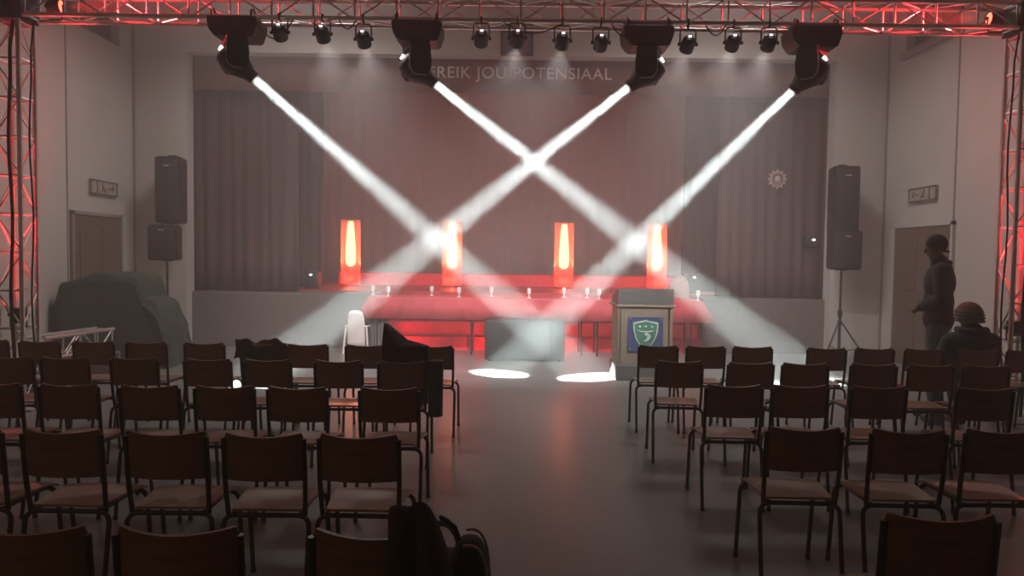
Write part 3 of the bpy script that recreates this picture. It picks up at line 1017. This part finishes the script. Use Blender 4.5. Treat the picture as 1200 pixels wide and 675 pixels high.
def tripod(loc, h, label, spread=0.45):
    t = thing('speaker_stand', loc, label, 'speaker stand', 'speaker stands')
    bm = B(); tube(bm, [(0, 0, 0.12), (0, 0, 0.8)], 0.022, 10); link('pole', bm, M_BLACKM, t)
    bm = B(); tube(bm, [(0, 0, 0.78), (0, 0, h)], 0.017, 10); link('inner_pole', bm, M_BLACKM, t)
    bm = B(); lathe(bm, [(0.035, 0.74), (0.035, 0.84)], 14); link('collar', bm, M_BLACKM, t)
    bm = B(); lathe(bm, [(0.035, 0.62), (0.035, 0.68)], 14); link('collar', bm, M_BLACKM, t)
    bm = B(); lathe(bm, [(0.09, h - 0.012), (0.09, h - 0.001)], 14); link('top_plate', bm, M_BLACKM, t)
    for k in range(3):
        a = PI / 2 + 2 * PI * k / 3 + 0.1
        c, s = math.cos(a), math.sin(a)
        bm = B(); tube(bm, [(0.03 * c, 0.03 * s, 0.65), (spread * c, spread * s, 0.014)], 0.012, 8); l = link('leg', bm, M_BLACKM, t)
        bm = B(); tube(bm, [(0.02 * c, 0.02 * s, 0.2), (spread * 0.62 * c, spread * 0.62 * s, 0.27)], 0.008, 6); link('brace', bm, M_BLACKM, l)
        bm = B(); ball(bm, (spread * c, spread * s, 0.02), 0.02, seg=8); link('rubber_foot', bm, M_RUBBER, l)
    return t


for (px, yb, yt, pw, pu, yub, yut, side) in ((196, 305, 264, 34, 203, 262, 185, 'left'), (986, 316, 271, 36, 985, 275, 196, 'right')):
    Y = 11.25
    b, tp = at(px, yb, Y), at(px, yt, Y)
    wd = pw / (F / Y)
    tripod((b.x, Y, 0), b.z, 'black tripod speaker stand %s' % ('beside the dark draped cover' if side == 'left' else 'near the curtain with the rosette'))
    speaker((b.x, Y, b.z), wd, tp.z - b.z, 0.36, 'black loudspeaker on the tripod stand %s' % ('beside the dark draped cover' if side == 'left' else 'near the curtain with the rosette'), group='speakers on stands')
    Y2 = 11.95
    b, tp = at(pu, yub, Y2), at(pu, yut, Y2)
    speaker((b.x, Y2, b.z), 0.41, tp.z - b.z, 0.42, 'tall dark wall speaker above the stand speaker, %s of the stage' % side, mount=True, group='wall speakers')

# ------------------------------------------------------------------ draped instrument by the left door
c = at(148, 380, 10.4)
bm = B()
prof = [(-0.80, 0.0), (-0.80, 0.40), (-0.76, 0.68), (-0.72, 0.76), (-0.78, 0.92), (-0.70, 1.18), (-0.36, 1.27), (-0.30, 1.31), (0.30, 1.30), (0.36, 1.24), (0.42, 0.98), (0.58, 0.92), (0.66, 0.72), (0.72, 0.55), (0.78, 0.0)]
secs = [(-0.42, 0.90), (-0.36, 0.98), (-0.15, 1.0), (0.1, 1.0), (0.32, 0.98), (0.38, 0.9)]
def lerp_prof(p, n=60):
    ln = [0]
    for a, b in zip(p, p[1:]):
        ln.append(ln[-1] + math.hypot(b[0] - a[0], b[1] - a[1]))
    out = []
    for i in range(n + 1):
        s = ln[-1] * i / n
        for k in range(len(p) - 1):
            if s <= ln[k + 1] + 1e-9:
                f = (s - ln[k]) / (ln[k + 1] - ln[k])
                out.append((p[k][0] + f * (p[k + 1][0] - p[k][0]), p[k][1] + f * (p[k + 1][1] - p[k][1])))
                break
    return out
pp = lerp_prof(prof)
rings = []
NS = 22
for q in range(NS + 1):
    f = q / NS * (len(secs) - 1)
    k = min(int(f), len(secs) - 2)
    y = secs[k][0] + (secs[k + 1][0] - secs[k][0]) * (f - k)
    sc = secs[k][1] + (secs[k + 1][1] - secs[k][1]) * (f - k)
    ring = []
    for i2, (x, z) in enumerate(pp):
        low = max(0.0, 1 - z / 1.25)
        fold = 0.014 * low * math.sin(i2 * 0.9 + q * 0.7) + 0.010 * math.sin(q * 0.9 + z * 4)
        sag = 0.010 * math.sin(x * 9 + q * 0.6) * (1 - low)
        ring.append(bm.verts.new((x * (0.96 + 0.04 * sc) + fold * (1 if x > 0 else -1), y + 0.03 * low * math.sin(i2 * 1.15 + 0.4), max(0.0, z * sc + (sag if z > 0.5 else 0)))))
    rings.append(ring)
for a, b in zip(rings, rings[1:]):
    for k in range(len(pp) - 1):
        bm.faces.new((a[k], a[k + 1], b[k + 1], b[k]))
bm.faces.new(rings[0]); bm.faces.new(list(reversed(rings[-1])))
bmesh.ops.triangulate(bm, faces=[f for f in bm.faces if len(f.verts) > 4])
tag(link('draped_cover', bm, M_COVER, loc=(c.x, 10.4, 0)), 'dark green cloth cover draped over a bulky stack before the left door', 'cover')

# truss piece on a case, left
t = thing('flight_case', (-5.32, 8.85, 0), 'low dark flight case on the floor behind the left truss tower', 'case', rz=R(-8))
bm = B(); box(bm, (0, 0, 0.175), (0.5, 1.0, 0.30), bevel=0.01); link('case_body', bm, M_BLACK, t, False)
bm = B()
for sx in (-1, 1):
    for z in (0.03, 0.32):
        tube(bm, [(sx * 0.25, -0.5, z), (sx * 0.25, 0.5, z)], 0.014, 6)
    for sy in (-1, 1):
        tube(bm, [(sx * 0.25, sy * 0.5, 0.02), (sx * 0.25, sy * 0.5, 0.325)], 0.014, 6)
link('edging', bm, M_STEEL, t)
truss('truss_section', (-5.32, 8.85, 0.482), 1.15, Matrix.Rotation(R(-8), 4, 'Z') @ Matrix.Translation((0, -0.575, 0)) @ Matrix.Rotation(-PI / 2, 4, 'X'), 'short loose truss section lying on a case beside the left tower', bay=0.28)

# small amplifier boxes with a white light, on the stage
for px, py, lab in ((364, 322, 'small dark box with a white light at the left side of the stage'), (814, 325, 'small dark box with a white light right of the rightmost glowing column'), (954, 281, 'small wall box with a white light by the right curtain')):
    Y = 13.6 if py > 300 else 12.6
    c = at(px, py, Y)
    t = thing('amplifier_box', (c.x, Y + 0.15, SZ if py > 300 else c.z - 0.12), lab, 'amplifier', 'small boxes with a white light')
    h = c.z - t.location.z + 0.06
    bm = B(); box(bm, (0, 0, h / 2), (0.24, 0.26, h), bevel=0.012); link('casing', bm, M_BLACK, t)
    bm = B(); box(bm, (0, -0.135, h - 0.06), (0.05, 0.01, 0.032), bevel=0.002); link('indicator', bm, M_LED_GLINT, t, False)

# ------------------------------------------------------------------ chairs
def plate(bm, f, nu, nv, th):
    """curved plate: f(u, v) -> (point, normal)"""
    top, bot = [], []
    for j in range(nv + 1):
        a, b = [], []
        for i in range(nu + 1):
            p, n = f(i / nu * 2 - 1, j / nv)
            a.append(bm.verts.new(p + n * th / 2)); b.append(bm.verts.new(p - n * th / 2))
        top.append(a); bot.append(b)
    for j in range(nv):
        for i in range(nu):
            bm.faces.new((top[j][i], top[j][i + 1], top[j + 1][i + 1], top[j + 1][i]))
            bm.faces.new((bot[j][i], bot[j + 1][i], bot[j + 1][i + 1], bot[j][i + 1]))
    for i in range(nu):
        bm.faces.new((top[0][i], bot[0][i], bot[0][i + 1], top[0][i + 1]))
        bm.faces.new((top[nv][i], top[nv][i + 1], bot[nv][i + 1], bot[nv][i]))
    for j in range(nv):
        bm.faces.new((top[j][0], top[j + 1][0], bot[j + 1][0], bot[j][0]))
        bm.faces.new((top[j][nu], bot[j][nu], bot[j + 1][nu], top[j + 1][nu]))


BH = 0.20


def back_f(u, v):
    # edges lean forward (+y) round the sitter; corners rounded
    k = 1 - 0.10 * abs(v - 0.5) ** 4 * 16
    x = 0.182 * u * k
    y = 0.045 * u * u - 0.02 * v
    z = 0.595 + BH * v + 0.012 * (u * u) * (1 if v > 0.5 else -0.4) * abs(v - 0.5) * 2
    n = Vector((-0.09 * u / 0.19, 1, 0.1)).normalized()
    return Vector((x, y, z)), n


def seat_f(u, v):
    k = 1.0 - 0.10 * (1 - v) ** 2 - 0.30 * max(0, v - 0.75) ** 2 * 4
    x = 0.188 * u * (0.94 + 0.06 * v) * (1 - 0.14 * (1 - v) ** 2)
    y = 0.045 + 0.385 * v - 0.03 * u * u * (1 if v > .5 else 0) * (v - .5) * 2
    z = 0.452 - 0.012 * (1 - u * u) * math.sin(PI * min(1, v * 1.25)) - 0.022 * max(0, v - 0.72) ** 2 / 0.08
    return Vector((x, y, z)), Vector((0, 0, 1))


def bend(p0, p1, p2, r, n=6):
    p0, p1, p2 = Vector(p0), Vector(p1), Vector(p2)
    a = p1 + (p0 - p1).normalized() * r
    b = p1 + (p2 - p1).normalized() * r
    return [a * (1 - t) ** 2 + p1 * 2 * t * (1 - t) + b * t * t for t in [i / n for i in range(n + 1)]]


def make_chair(label, group):
    t = thing('plywood_chair', (0, 0, 0), label, 'chair', group)
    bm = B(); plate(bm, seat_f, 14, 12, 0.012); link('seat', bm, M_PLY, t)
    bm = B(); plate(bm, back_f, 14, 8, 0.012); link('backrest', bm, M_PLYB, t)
    for y0, y1, zc in ((-0.015, 0.055, 0.425), (0.43, 0.375, 0.425)):
        for s in (-1, 1):
            bm = B()
            pts = [Vector((s * 0.192, y0, 0.012))] + bend((s * 0.192, y0, 0.012), (s * 0.192, y1, zc), (0, y1, zc), 0.055) + [Vector((0.0, y1, zc))]
            tube(bm, pts, 0.0115, 8)
            tube(bm, [(s * 0.192, y0, 0.0), (s * 0.192, y0, 0.025)], 0.014, 8)
            link('leg', bm, M_TUBE, t)
    for s in (-1, 1):
        bm = B(); tube(bm, [(s * 0.150, 0.05, 0.43), (s * 0.150, 0.375, 0.43)], 0.010, 8); link('side_rail', bm, M_TUBE, t)
        bm = B(); tube(bm, [(s * 0.172, 0.06, 0.425), (s * 0.176, 0.045, 0.52), (s * 0.178, 0.034, 0.60), (s * 0.178, 0.016, 0.785)], 0.0115, 8); link('back_post', bm, M_TUBE, t)
    return t


ROWS_L = {'nearest': (2.08, [30, 207, 437]),
          'second': (3.21, [-50, 69, 193, 309, 420]),
          'third': (4.34, [-12, 78, 174, 261, 347, 455]),
          'fourth': (5.46, [10, 76, 155, 242, 312, 396, 471]),
          'front': (6.43, [-16, 45, 107, 170, 238, 304, 360, 428, 507])}
ROWS_R = {'nearest': (2.28, [1102]),
          'second': (3.44, [945, 1066, 1180]),
          'third': (4.62, [861, 940, 1033, 1156]),
          'fourth': (5.66, [797, 880, 944, 1025, 1092, 1157]),
          'front': (6.68, [772, 828, 883, 969, 1027, 1085, 1148, 1205])}
ORD = ['first', 'second', 'third', 'fourth', 'fifth', 'sixth', 'seventh', 'eighth', 'ninth']
ROWN = {'nearest': 'row nearest the camera', 'second': 'second nearest row', 'third': 'third nearest row', 'fourth': 'fourth nearest row', 'front': 'row closest to the stage'}
ROWPY = {'nearest': 630, 'second': 520, 'third': 465, 'fourth': 435, 'front': 415}
proto = None
CH = {}
for side, rows in (('left', ROWS_L), ('right', ROWS_R)):
    for rn, (Y, xs) in rows.items():
        order = sorted(xs, reverse=(side == 'left'))
        for px in xs:
            k = order.index(px)
            c = at(px, ROWPY[rn], Y)
            nth = 'last' if (k == len(xs) - 1 and k > 0) else ORD[k]
            lab = 'brown plywood chair, %s from the aisle in the %s, %s block' % (ORD[k], ROWN[rn], side)
            rz = R(random.uniform(-1.6, 1.6))
            if rn == 'fourth' and px in (797,):
                rz = R(-4)
            loc = (c.x, Y + random.uniform(-.02, .02), 0)
            grp = 'plywood chairs %s of the aisle' % side
            if proto is None:
                proto = make_chair(lab, grp)
                proto.location = loc
                proto.rotation_euler = (0, 0, rz)
                o = proto
            else:
                o = dup(proto, loc, rz, lab)
                o['group'] = grp
            CH[(side, rn, px)] = o


# ------------------------------------------------------------------ clothes and bags on the chairs
def sheet(name, f, nu, nv, th, m, parent=None):
    bm = B()
    g = [[bm.verts.new(f(i / nu, j / nv)) for i in range(nu + 1)] for j in range(nv + 1)]
    for a, b in zip(g, g[1:]):
        for i in range(nu):
            bm.faces.new((a[i], a[i + 1], b[i + 1], b[i]))
    o = link(name, bm, m, parent)
    sm = o.modifiers.new('thick', 'SOLIDIFY'); sm.thickness = th; sm.offset = 1
    sb = o.modifiers.new('smooth', 'SUBSURF'); sb.levels = 1; sb.render_levels = 1
    return o


# dark coat standing up over the aisle chair of the fourth row
ch = CH[('left', 'fourth', 471)]
t = thing('dark_coat', (ch.location.x, ch.location.y, 0.45), 'dark coat with peaked collar heaped over the aisle chair of the left block', 'coat')
def coat_f(u, v):
    a = 2 * PI * u
    # closed upright bundle on the seat, leaning on the backrest and spilling over its right side
    z = 0.015 + v * (0.44 + 0.17 * max(0, math.cos(a - PI * 0.93)) ** 1.5)
    wx = 0.205 * (1 - 0.16 * v ** 2) + 0.012 * math.sin(3 * a + v * 5)
    wy = 0.155 * (1 - 0.55 * v) + 0.012 * math.sin(4 * a + v * 3)
    return Vector((0.0 + wx * math.cos(a) + 0.02 * v, 0.215 - 0.05 * v + wy * math.sin(a), z))
bm = B()
NU, NV = 40, 12
g = [[bm.verts.new(coat_f(i / NU, j / NV)) for i in range(NU)] for j in range(NV + 1)]
for a, b in zip(g, g[1:]):
    for i in range(NU):
        bm.faces.new((a[i], a[(i + 1) % NU], b[(i + 1) % NU], b[i]))
for gg in (g[0], g[-1]):
    cc = bm.verts.new(sum((v.co for v in gg), Vector()) / NU)
    for i in range(NU):
        bm.faces.new((gg[i], gg[(i + 1) % NU], cc))
link('coat_body', bm, M_COAT, t)
bm = B()
def sl(u, v):
    a = 2 * PI * u
    return Vector((0.258 + 0.055 * math.cos(a) - 0.005 * v, -0.05 + 0.05 * math.sin(a) + 0.10 * v, -0.04 + 0.40 * v))
g = [[bm.verts.new(sl(i / 14, j / 8)) for i in range(14)] for j in range(9)]
for a, b in zip(g, g[1:]):
    for i in range(14):
        bm.faces.new((a[i], a[(i + 1) % 14], b[(i + 1) % 14], b[i]))
bm.faces.new(g[0]); bm.faces.new(g[-1])
link('sleeve', bm, M_COAT, t)

# dark cloth lying over a chair back in the row closest to the stage
ch = CH[('left', 'front', 304)]
def drape_f(u, v):
    x = -0.22 + 0.46 * u + 0.01 * math.sin(v * 9)
    s = (v - 0.5) * 2
    z = 0.375 - 0.17 * abs(s) ** 1.3 + 0.018 * math.sin(u * 11) + 0.012 * math.sin(u * 23 + v * 4)
    y = 0.028 * s * 2.2 + 0.012 * math.sin(u * 9 + v * 5) + 0.02
    return Vector((x, y, z))
t = sheet('dark_scarf', drape_f, 26, 14, 0.014, M_COAT)
t.location = (ch.location.x, ch.location.y, 0.45)
tag(t, 'crumpled dark cloth over a chair back in the front row, left block', 'scarf')

# brown coat over the aisle chair nearest the camera, with bags hanging beside it
ch = CH[('left', 'nearest', 437)]
cx, cyy = ch.location.x, ch.location.y
def bc_f(u, v):
    # from the front of the back, over the top and down behind
    s = (v - 0.42) * 2
    ztop = 0.875 - 0.30 * max(0, u - 0.45) ** 2 / 0.3025 - 0.05 * max(0, 0.25 - u)
    if s < 0:
        y = 0.03 + 0.075 * min(1, -s * 2.0)
        z = ztop - 0.30 * (-s) ** 1.2 / 0.84
    else:
        y = 0.03 - 0.075 * min(1, s * 2.5) - 0.01 * math.sin(u * 12)
        z = ztop - 0.42 * s ** 1.2
    x = 0.055 + 0.185 * u + 0.008 * math.sin(v * 13)
    return Vector((x, y + 0.008 * math.sin(u * 9 + v * 7), z + 0.006 * math.sin(u * 17)))
t = thing('brown_coat', (cx, cyy, 0.0), 'dark brown coat hung over the aisle chair nearest the camera', 'coat')
sheet('coat_body', bc_f, 24, 24, 0.016, M_BCOAT, t)

t = thing('handbag', (cx + 0.268, cyy + 0.21, 0.30), 'dark bag with pale piped edges hanging by the brown coat', 'bag')
def lens_bm(w, h, d, n=28):
    bm = B()
    rows = []
    for j in range(9):
        y = -d / 2 + d * j / 8
        k = math.sqrt(max(0.05, 1 - (abs(y) / (d / 2)) ** 3 * 0.5))
        rows.append([bm.verts.new((w / 2 * k * math.copysign(abs(math.cos(a)) ** 0.75, math.cos(a)), y, h * 0.5 + h * 0.5 * k * math.copysign(abs(math.sin(a)) ** 0.7, math.sin(a)))) for a in [2 * PI * i / n for i in range(n)]])
    for a, b in zip(rows, rows[1:]):
        for i in range(n):
            bm.faces.new((a[i], a[(i + 1) % n], b[(i + 1) % n], b[i]))
    bm.faces.new(rows[0]); bm.faces.new(list(reversed(rows[-1])))
    return bm
link('bag_body', lens_bm(0.13, 0.42, 0.14), M_BCOAT, t)
for yy in (-0.07, 0.07):
    bm = B()
    pts = []
    for i in range(17):
        a = -0.35 + (PI * 0.55 + 0.35) * i / 16
        pts.append((0.062 * math.copysign(abs(math.cos(a)) ** 0.75, math.cos(a)), yy, 0.21 + 0.205 * math.copysign(abs(math.sin(a)) ** 0.7, math.sin(a))))
    tube(bm, pts, 0.005, 6)
    link('piping', bm, M_PIPING, t)
bm = B(); tube(bm, [(-0.03, 0, 0.40), (-0.045, -0.01, 0.45), (-0.075, 0.0, 0.47), (-0.09, -0.02, 0.485)], 0.007, 6); link('strap', bm, M_RUBBER, t)
t = thing('black_bag', (cx + 0.14, cyy + 0.64, 0.0), 'black bag on the floor in the aisle behind the piped bag', 'bag')
link('bag_body', lens_bm(0.26, 0.50, 0.20), M_COAT, t)
bm = B(); tube(bm, [(-0.07 * math.cos(PI * i / 14), 0, 0.46 + 0.14 * math.sin(PI * i / 14) ** 0.8) for i in range(15)], 0.012, 8); link('handle', bm, M_COAT, t)


# ------------------------------------------------------------------ people
def cone_limb(bm, p0, r0, p1, r1, seg=16):
    p0, p1 = Vector(p0), Vector(p1)
    x, y = frame(p1 - p0)
    a = [bm.verts.new(p0 + (x * math.cos(t) + y * math.sin(t)) * r0) for t in [2 * PI * k / seg for k in range(seg)]]
    b = [bm.verts.new(p1 + (x * math.cos(t) + y * math.sin(t)) * r1) for t in [2 * PI * k / seg for k in range(seg)]]
    for k in range(seg):
        bm.faces.new((a[k], a[(k + 1) % seg], b[(k + 1) % seg], b[k]))
    bm.faces.new(list(reversed(a))); bm.faces.new(b)
    ball(bm, p0, r0 * 0.995, seg=seg); ball(bm, p1, r1 * 0.995, seg=seg)


def chain(bm, pts):
    for (p, r), (q, s) in zip(pts, pts[1:]):
        cone_limb(bm, p, r, q, s)


def fuse(name, bm, m, parent, voxel=0.012, it=4):
    """melt overlapping volumes into one continuous skin"""
    bmesh.ops.recalc_face_normals(bm, faces=bm.faces[:])
    me = bpy.data.meshes.new('tmp')
    bm.to_mesh(me); bm.free()
    o = bpy.data.objects.new('tmp', me); COL.objects.link(o)
    r = o.modifiers.new('r', 'REMESH'); r.mode = 'VOXEL'; r.voxel_size = voxel; r.use_smooth_shade = True
    s = o.modifiers.new('s', 'SMOOTH'); s.iterations = it; s.factor = 0.5
    dg = bpy.context.evaluated_depsgraph_get()
    new = bpy.data.meshes.new_from_object(o.evaluated_get(dg))
    bpy.data.objects.remove(o)
    new.materials.clear(); new.materials.append(m)
    for p in new.polygons:
        p.use_smooth = True
    q = bpy.data.objects.new(name, new); COL.objects.link(q)
    q.parent = parent
    return q


def head(bm, c, M):
    """head centre c, rotation M; faces +y before rotation"""
    P = lambda v: Vector(c) + M @ Vector(v)
    ball(bm, P((0, -0.012, 0.028)), (0.077, 0.094, 0.092), M)
    ball(bm, P((0, 0.026, -0.032)), (0.058, 0.064, 0.080), M)
    ball(bm, P((0, 0.052, -0.088)), (0.034, 0.030, 0.026), M)          # chin
    cone_limb(bm, P((0, 0.090, 0.012)), 0.010, P((0, 0.108, -0.024)), 0.015, 10)   # nose
    for s in (-1, 1):
        ball(bm, P((s * 0.077, -0.008, -0.010)), (0.012, 0.022, 0.034), M, 10)     # ears
        ball(bm, P((s * 0.033, 0.078, 0.026)), (0.026, 0.016, 0.010), M, 10)       # brow
        ball(bm, P((s * 0.032, 0.079, 0.006)), (0.014, 0.011, 0.011), M, 10)       # eyes
        ball(bm, P((s * 0.042, 0.062, -0.028)), (0.022, 0.018, 0.018), M, 10)      # cheek
    for z in (-0.052, -0.064):
        ball(bm, P((0, 0.084, z)), (0.025, 0.012, 0.007), M, 10)                   # lips


def hand(bm, wrist, d, palm_n, s, curl=0.5):
    """five fingered hand from the wrist along d; palm_n the way the palm faces"""
    w = Vector(wrist); d = Vector(d).normalized(); n = Vector(palm_n)
    n = (n - d * n.dot(d)).normalized()
    x = d.cross(n).normalized() * s
    for k in (-0.022, 0.0, 0.022):
        cone_limb(bm, w + x * k * 0.7, 0.016, w + d * 0.085 + x * k * 1.25, 0.0135, 10)
    L = (0.060, 0.072, 0.080, 0.074)
    for k, l in enumerate(L):
        b = w + d * 0.09 + x * (-0.033 + 0.022 * k)
        a1 = b + (d * math.cos(curl) + n * math.sin(curl)) * l * 0.5
        a2 = a1 + (d * math.cos(curl * 2) + n * math.sin(curl * 2)) * l * 0.32
        a3 = a2 + (d * math.cos(curl * 3) + n * math.sin(curl * 3)) * l * 0.22
        chain(bm, [(b, 0.0095), (a1, 0.0088), (a2, 0.0082), (a3, 0.0074)])
    b = w + d * 0.03 + x * 0.03
    a1 = b + (d * 0.6 + x * 0.7 + n * 0.3).normalized() * 0.042
    a2 = a1 + (d * 0.85 + x * 0.2 + n * 0.45).normalized() * 0.034
    chain(bm, [(b, 0.013), (a1, 0.011), (a2, 0.0088)])


# standing person, facing the stage and a little to the left, hands together in front
PY = 7.62
pc = at(1098, 400, PY)
t = thing('person', (pc.x, PY, 0), 'standing person in dark jacket and cap before the right door', 'person', rz=R(64))
t.scale = (1.0, 1.0, 1.035)
HM = (Matrix.Rotation(R(10), 3, 'Z') @ Matrix.Rotation(R(-8), 3, 'X'))
k = 1.03
sh_, el, wr = (0.175, -0.01, 1.46), (0.235, -0.01, 1.17), (0.09, 0.185, 1.09)
bm = B()
head(bm, (0, 0.04, 1.685), HM)
chain(bm, [((0, 0.0, 1.46), 0.075), ((0, 0.03, 1.62), 0.058)])
ball(bm, (0, 0, 1.32), (0.17, 0.115, 0.20)); ball(bm, (0, 0, 1.12), (0.15, 0.105, 0.18)); ball(bm, (0, -0.01, 0.97), (0.165, 0.12, 0.13))
for s in (-1, 1):
    S_ = lambda p: (s * p[0], p[1], p[2])
    chain(bm, [(S_((0.05, 0, 1.42)), 0.07), (S_(sh_), 0.062), (S_(el), 0.044), (S_(wr), 0.028)])
    hand(bm, S_(wr), (-s * 0.75, 0.35, -0.12), (0, -0.5, -0.3), s, 0.55)
    chain(bm, [(S_((0.09, 0, 0.94)), 0.088), (S_((0.10, 0.02, 0.50)), 0.058), (S_((0.105, -0.02, 0.10)), 0.040)])
    chain(bm, [(S_((0.105, -0.03, 0.05)), 0.04), (S_((0.115, 0.15, 0.035)), 0.033)])
fuse('body', bm, M_SKIN, t, 0.0075, 3)
bm = B()
ball(bm, (0, -0.005, 1.34), (0.205, 0.150, 0.20)); ball(bm, (0, 0, 1.14), (0.19, 0.145, 0.22)); ball(bm, (0, -0.005, 0.98), (0.195, 0.15, 0.16))
chain(bm, [((0, -0.02, 1.45), 0.11), ((0, 0.005, 1.545), 0.085)])
for s in (-1, 1):
    S_ = lambda p: (s * p[0], p[1], p[2])
    chain(bm, [(S_((0.05, 0, 1.43)), 0.095), (S_(sh_), 0.088), (S_((0.240, -0.01, 1.18)), 0.070), (S_((0.11, 0.165, 1.09)), 0.046)])
fuse('jacket', bm, M_JACKET, t, 0.013, 4)
bm = B()
tube(bm, [(-0.06, 0.05, 1.55), (-0.085, -0.03, 1.545), (0, -0.085, 1.535), (0.085, -0.03, 1.545), (0.06, 0.05, 1.55)], 0.032, 10)
link('collar', bm, M_JACKET, t)
bm = B()
ball(bm, (0, 0, 0.93), (0.172, 0.13, 0.12))
for s in (-1, 1):
    chain(bm, [((s * 0.088, 0, 0.92), 0.102), ((s * 0.10, 0.025, 0.50), 0.078), ((s * 0.105, -0.015, 0.07), 0.066)])
fuse('trousers', bm, M_JEANS, t, 0.013, 4)
for s in (-1, 1):
    bm = B(); chain(bm, [((s * 0.105, -0.05, 0.048), 0.047), ((s * 0.112, 0.06, 0.044), 0.044), ((s * 0.12, 0.17, 0.040), 0.038)])
    box(bm, (s * 0.112, 0.06, 0.012), (0.09, 0.29, 0.024), bevel=0.01)
    fuse('shoe', bm, M_BLACK, t, 0.008, 3)
bm = B()
hc = Vector((0, 0.04, 1.685))
ball(bm, hc + HM @ Vector((0, -0.012, 0.040)), (0.085, 0.104, 0.102), HM, 20)
bmesh.ops.bisect_plane(bm, geom=bm.verts[:] + bm.edges[:] + bm.faces[:], plane_co=hc + HM @ Vector((0, 0, -0.012)), plane_no=HM @ Vector((0, 0.45, -1)), clear_outer=True)
o = link('cap', bm, M_DARKWOOL, t); o.modifiers.new('thick', 'SOLIDIFY').thickness = 0.008
bm = B(); tube(bm, [hc + HM @ Vector((0.084 * math.cos(a), -0.012 + 0.100 * math.sin(a), -0.008 + 0.045 * math.sin(a))) for a in [2 * PI * i / 24 for i in range(24)]], 0.009, 8, closed=True)
link('cap_brim', bm, M_DARKWOOL, o)

# seated person with a woolly hat, seen from behind
ch = CH[('right', 'front', 1148)]
t = thing('person', (ch.location.x + 0.05, ch.location.y + 0.215, 0.462), 'seated person from behind in black jacket and woolly hat', 'person', rz=R(6))
t.scale = (1.0, 1.0, 0.92)
HM = Matrix.Rotation(R(12), 3, 'Z') @ Matrix.Rotation(R(-10), 3, 'X')
bm = B()
head(bm, (0, 0.05, 0.685), HM)
chain(bm, [((0, -0.01, 0.47), 0.075), ((0, 0.03, 0.62), 0.058)])
ball(bm, (0, -0.01, 0.34), (0.175, 0.12, 0.20)); ball(bm, (0, 0.0, 0.15), (0.165, 0.115, 0.15))
for s in (-1, 1):
    S_ = lambda p: (s * p[0], p[1], p[2])
    chain(bm, [(S_((0.05, 0, 0.44)), 0.07), (S_((0.185, 0, 0.44)), 0.062), (S_((0.25, 0.06, 0.19)), 0.045), (S_((0.12, 0.27, 0.155)), 0.028)])
    hand(bm, S_((0.12, 0.27, 0.155)), (-s * 0.55, 0.7, -0.12), (0, -0.2, -1), s, 0.35)
    chain(bm, [(S_((0.09, 0, 0.085)), 0.082), (S_((0.11, 0.38, 0.075)), 0.06), (S_((0.11, 0.28, -0.41)), 0.040)])
    chain(bm, [(S_((0.11, 0.26, -0.452)), 0.04), (S_((0.12, 0.44, -0.460)), 0.033)])
fuse('body', bm, M_SKIN, t, 0.0075, 3)
bm = B()
ball(bm, (0, -0.015, 0.36), (0.225, 0.155, 0.20)); ball(bm, (0, 0, 0.17), (0.215, 0.150, 0.17))
chain(bm, [((0, -0.02, 0.44), 0.13), ((0, 0.0, 0.535), 0.10)])
for s in (-1, 1):
    S_ = lambda p: (s * p[0], p[1], p[2])
    chain(bm, [(S_((0.06, -0.01, 0.44)), 0.11), (S_((0.19, 0, 0.425)), 0.098), (S_((0.262, 0.06, 0.20)), 0.072), (S_((0.14, 0.25, 0.165)), 0.046)])
fuse('jacket', bm, M_JACKET, t, 0.013, 4)
bm = B()
tube(bm, [(-0.10, 0.06, 0.55), (-0.125, -0.03, 0.55), (-0.07, -0.105, 0.545), (0.0, -0.12, 0.54), (0.07, -0.105, 0.545), (0.125, -0.03, 0.55), (0.10, 0.06, 0.55)], 0.032, 10)
link('collar', bm, M_JACKET, t)
bm = B()
for s in (-1, 1):
    chain(bm, [((s * 0.085, 0.0, 0.10), 0.098), ((s * 0.11, 0.39, 0.08), 0.076), ((s * 0.11, 0.28, -0.425), 0.062)])
fuse('trousers', bm, M_JEANS, t, 0.013, 4)
for s in (-1, 1):
    bm = B(); chain(bm, [((s * 0.11, 0.24, -0.451), 0.047), ((s * 0.115, 0.35, -0.455), 0.044), ((s * 0.12, 0.46, -0.460), 0.038)])
    fuse('shoe', bm, M_BLACK, t, 0.008, 3)
hc = Vector((0, 0.05, 0.685))
bm = B()
ball(bm, hc + HM @ Vector((0, -0.012, 0.030)), (0.108, 0.122, 0.118), HM, 24)
bmesh.ops.bisect_plane(bm, geom=bm.verts[:] + bm.edges[:] + bm.faces[:], plane_co=hc + HM @ Vector((0, 0, -0.02)), plane_no=HM @ Vector((0, 0.25, -1)), clear_outer=True)
hat = link('woolly_hat', bm, M_REDWOOL, t); hat.modifiers.new('thick', 'SOLIDIFY').thickness = 0.008
bm = B()
for j in range(4):
    f = j / 3
    tube(bm, [hc + HM @ Vector(((0.109 - 0.012 * abs(f - .5)) * math.cos(a), -0.012 + (0.123 - 0.012 * abs(f - .5)) * math.sin(a), -0.050 + 0.10 * f + 0.022 * math.sin(a))) for a in [2 * PI * i / 28 for i in range(28)]], 0.013, 8, closed=True)
link('hat_band', bm, M_WOOL, hat)
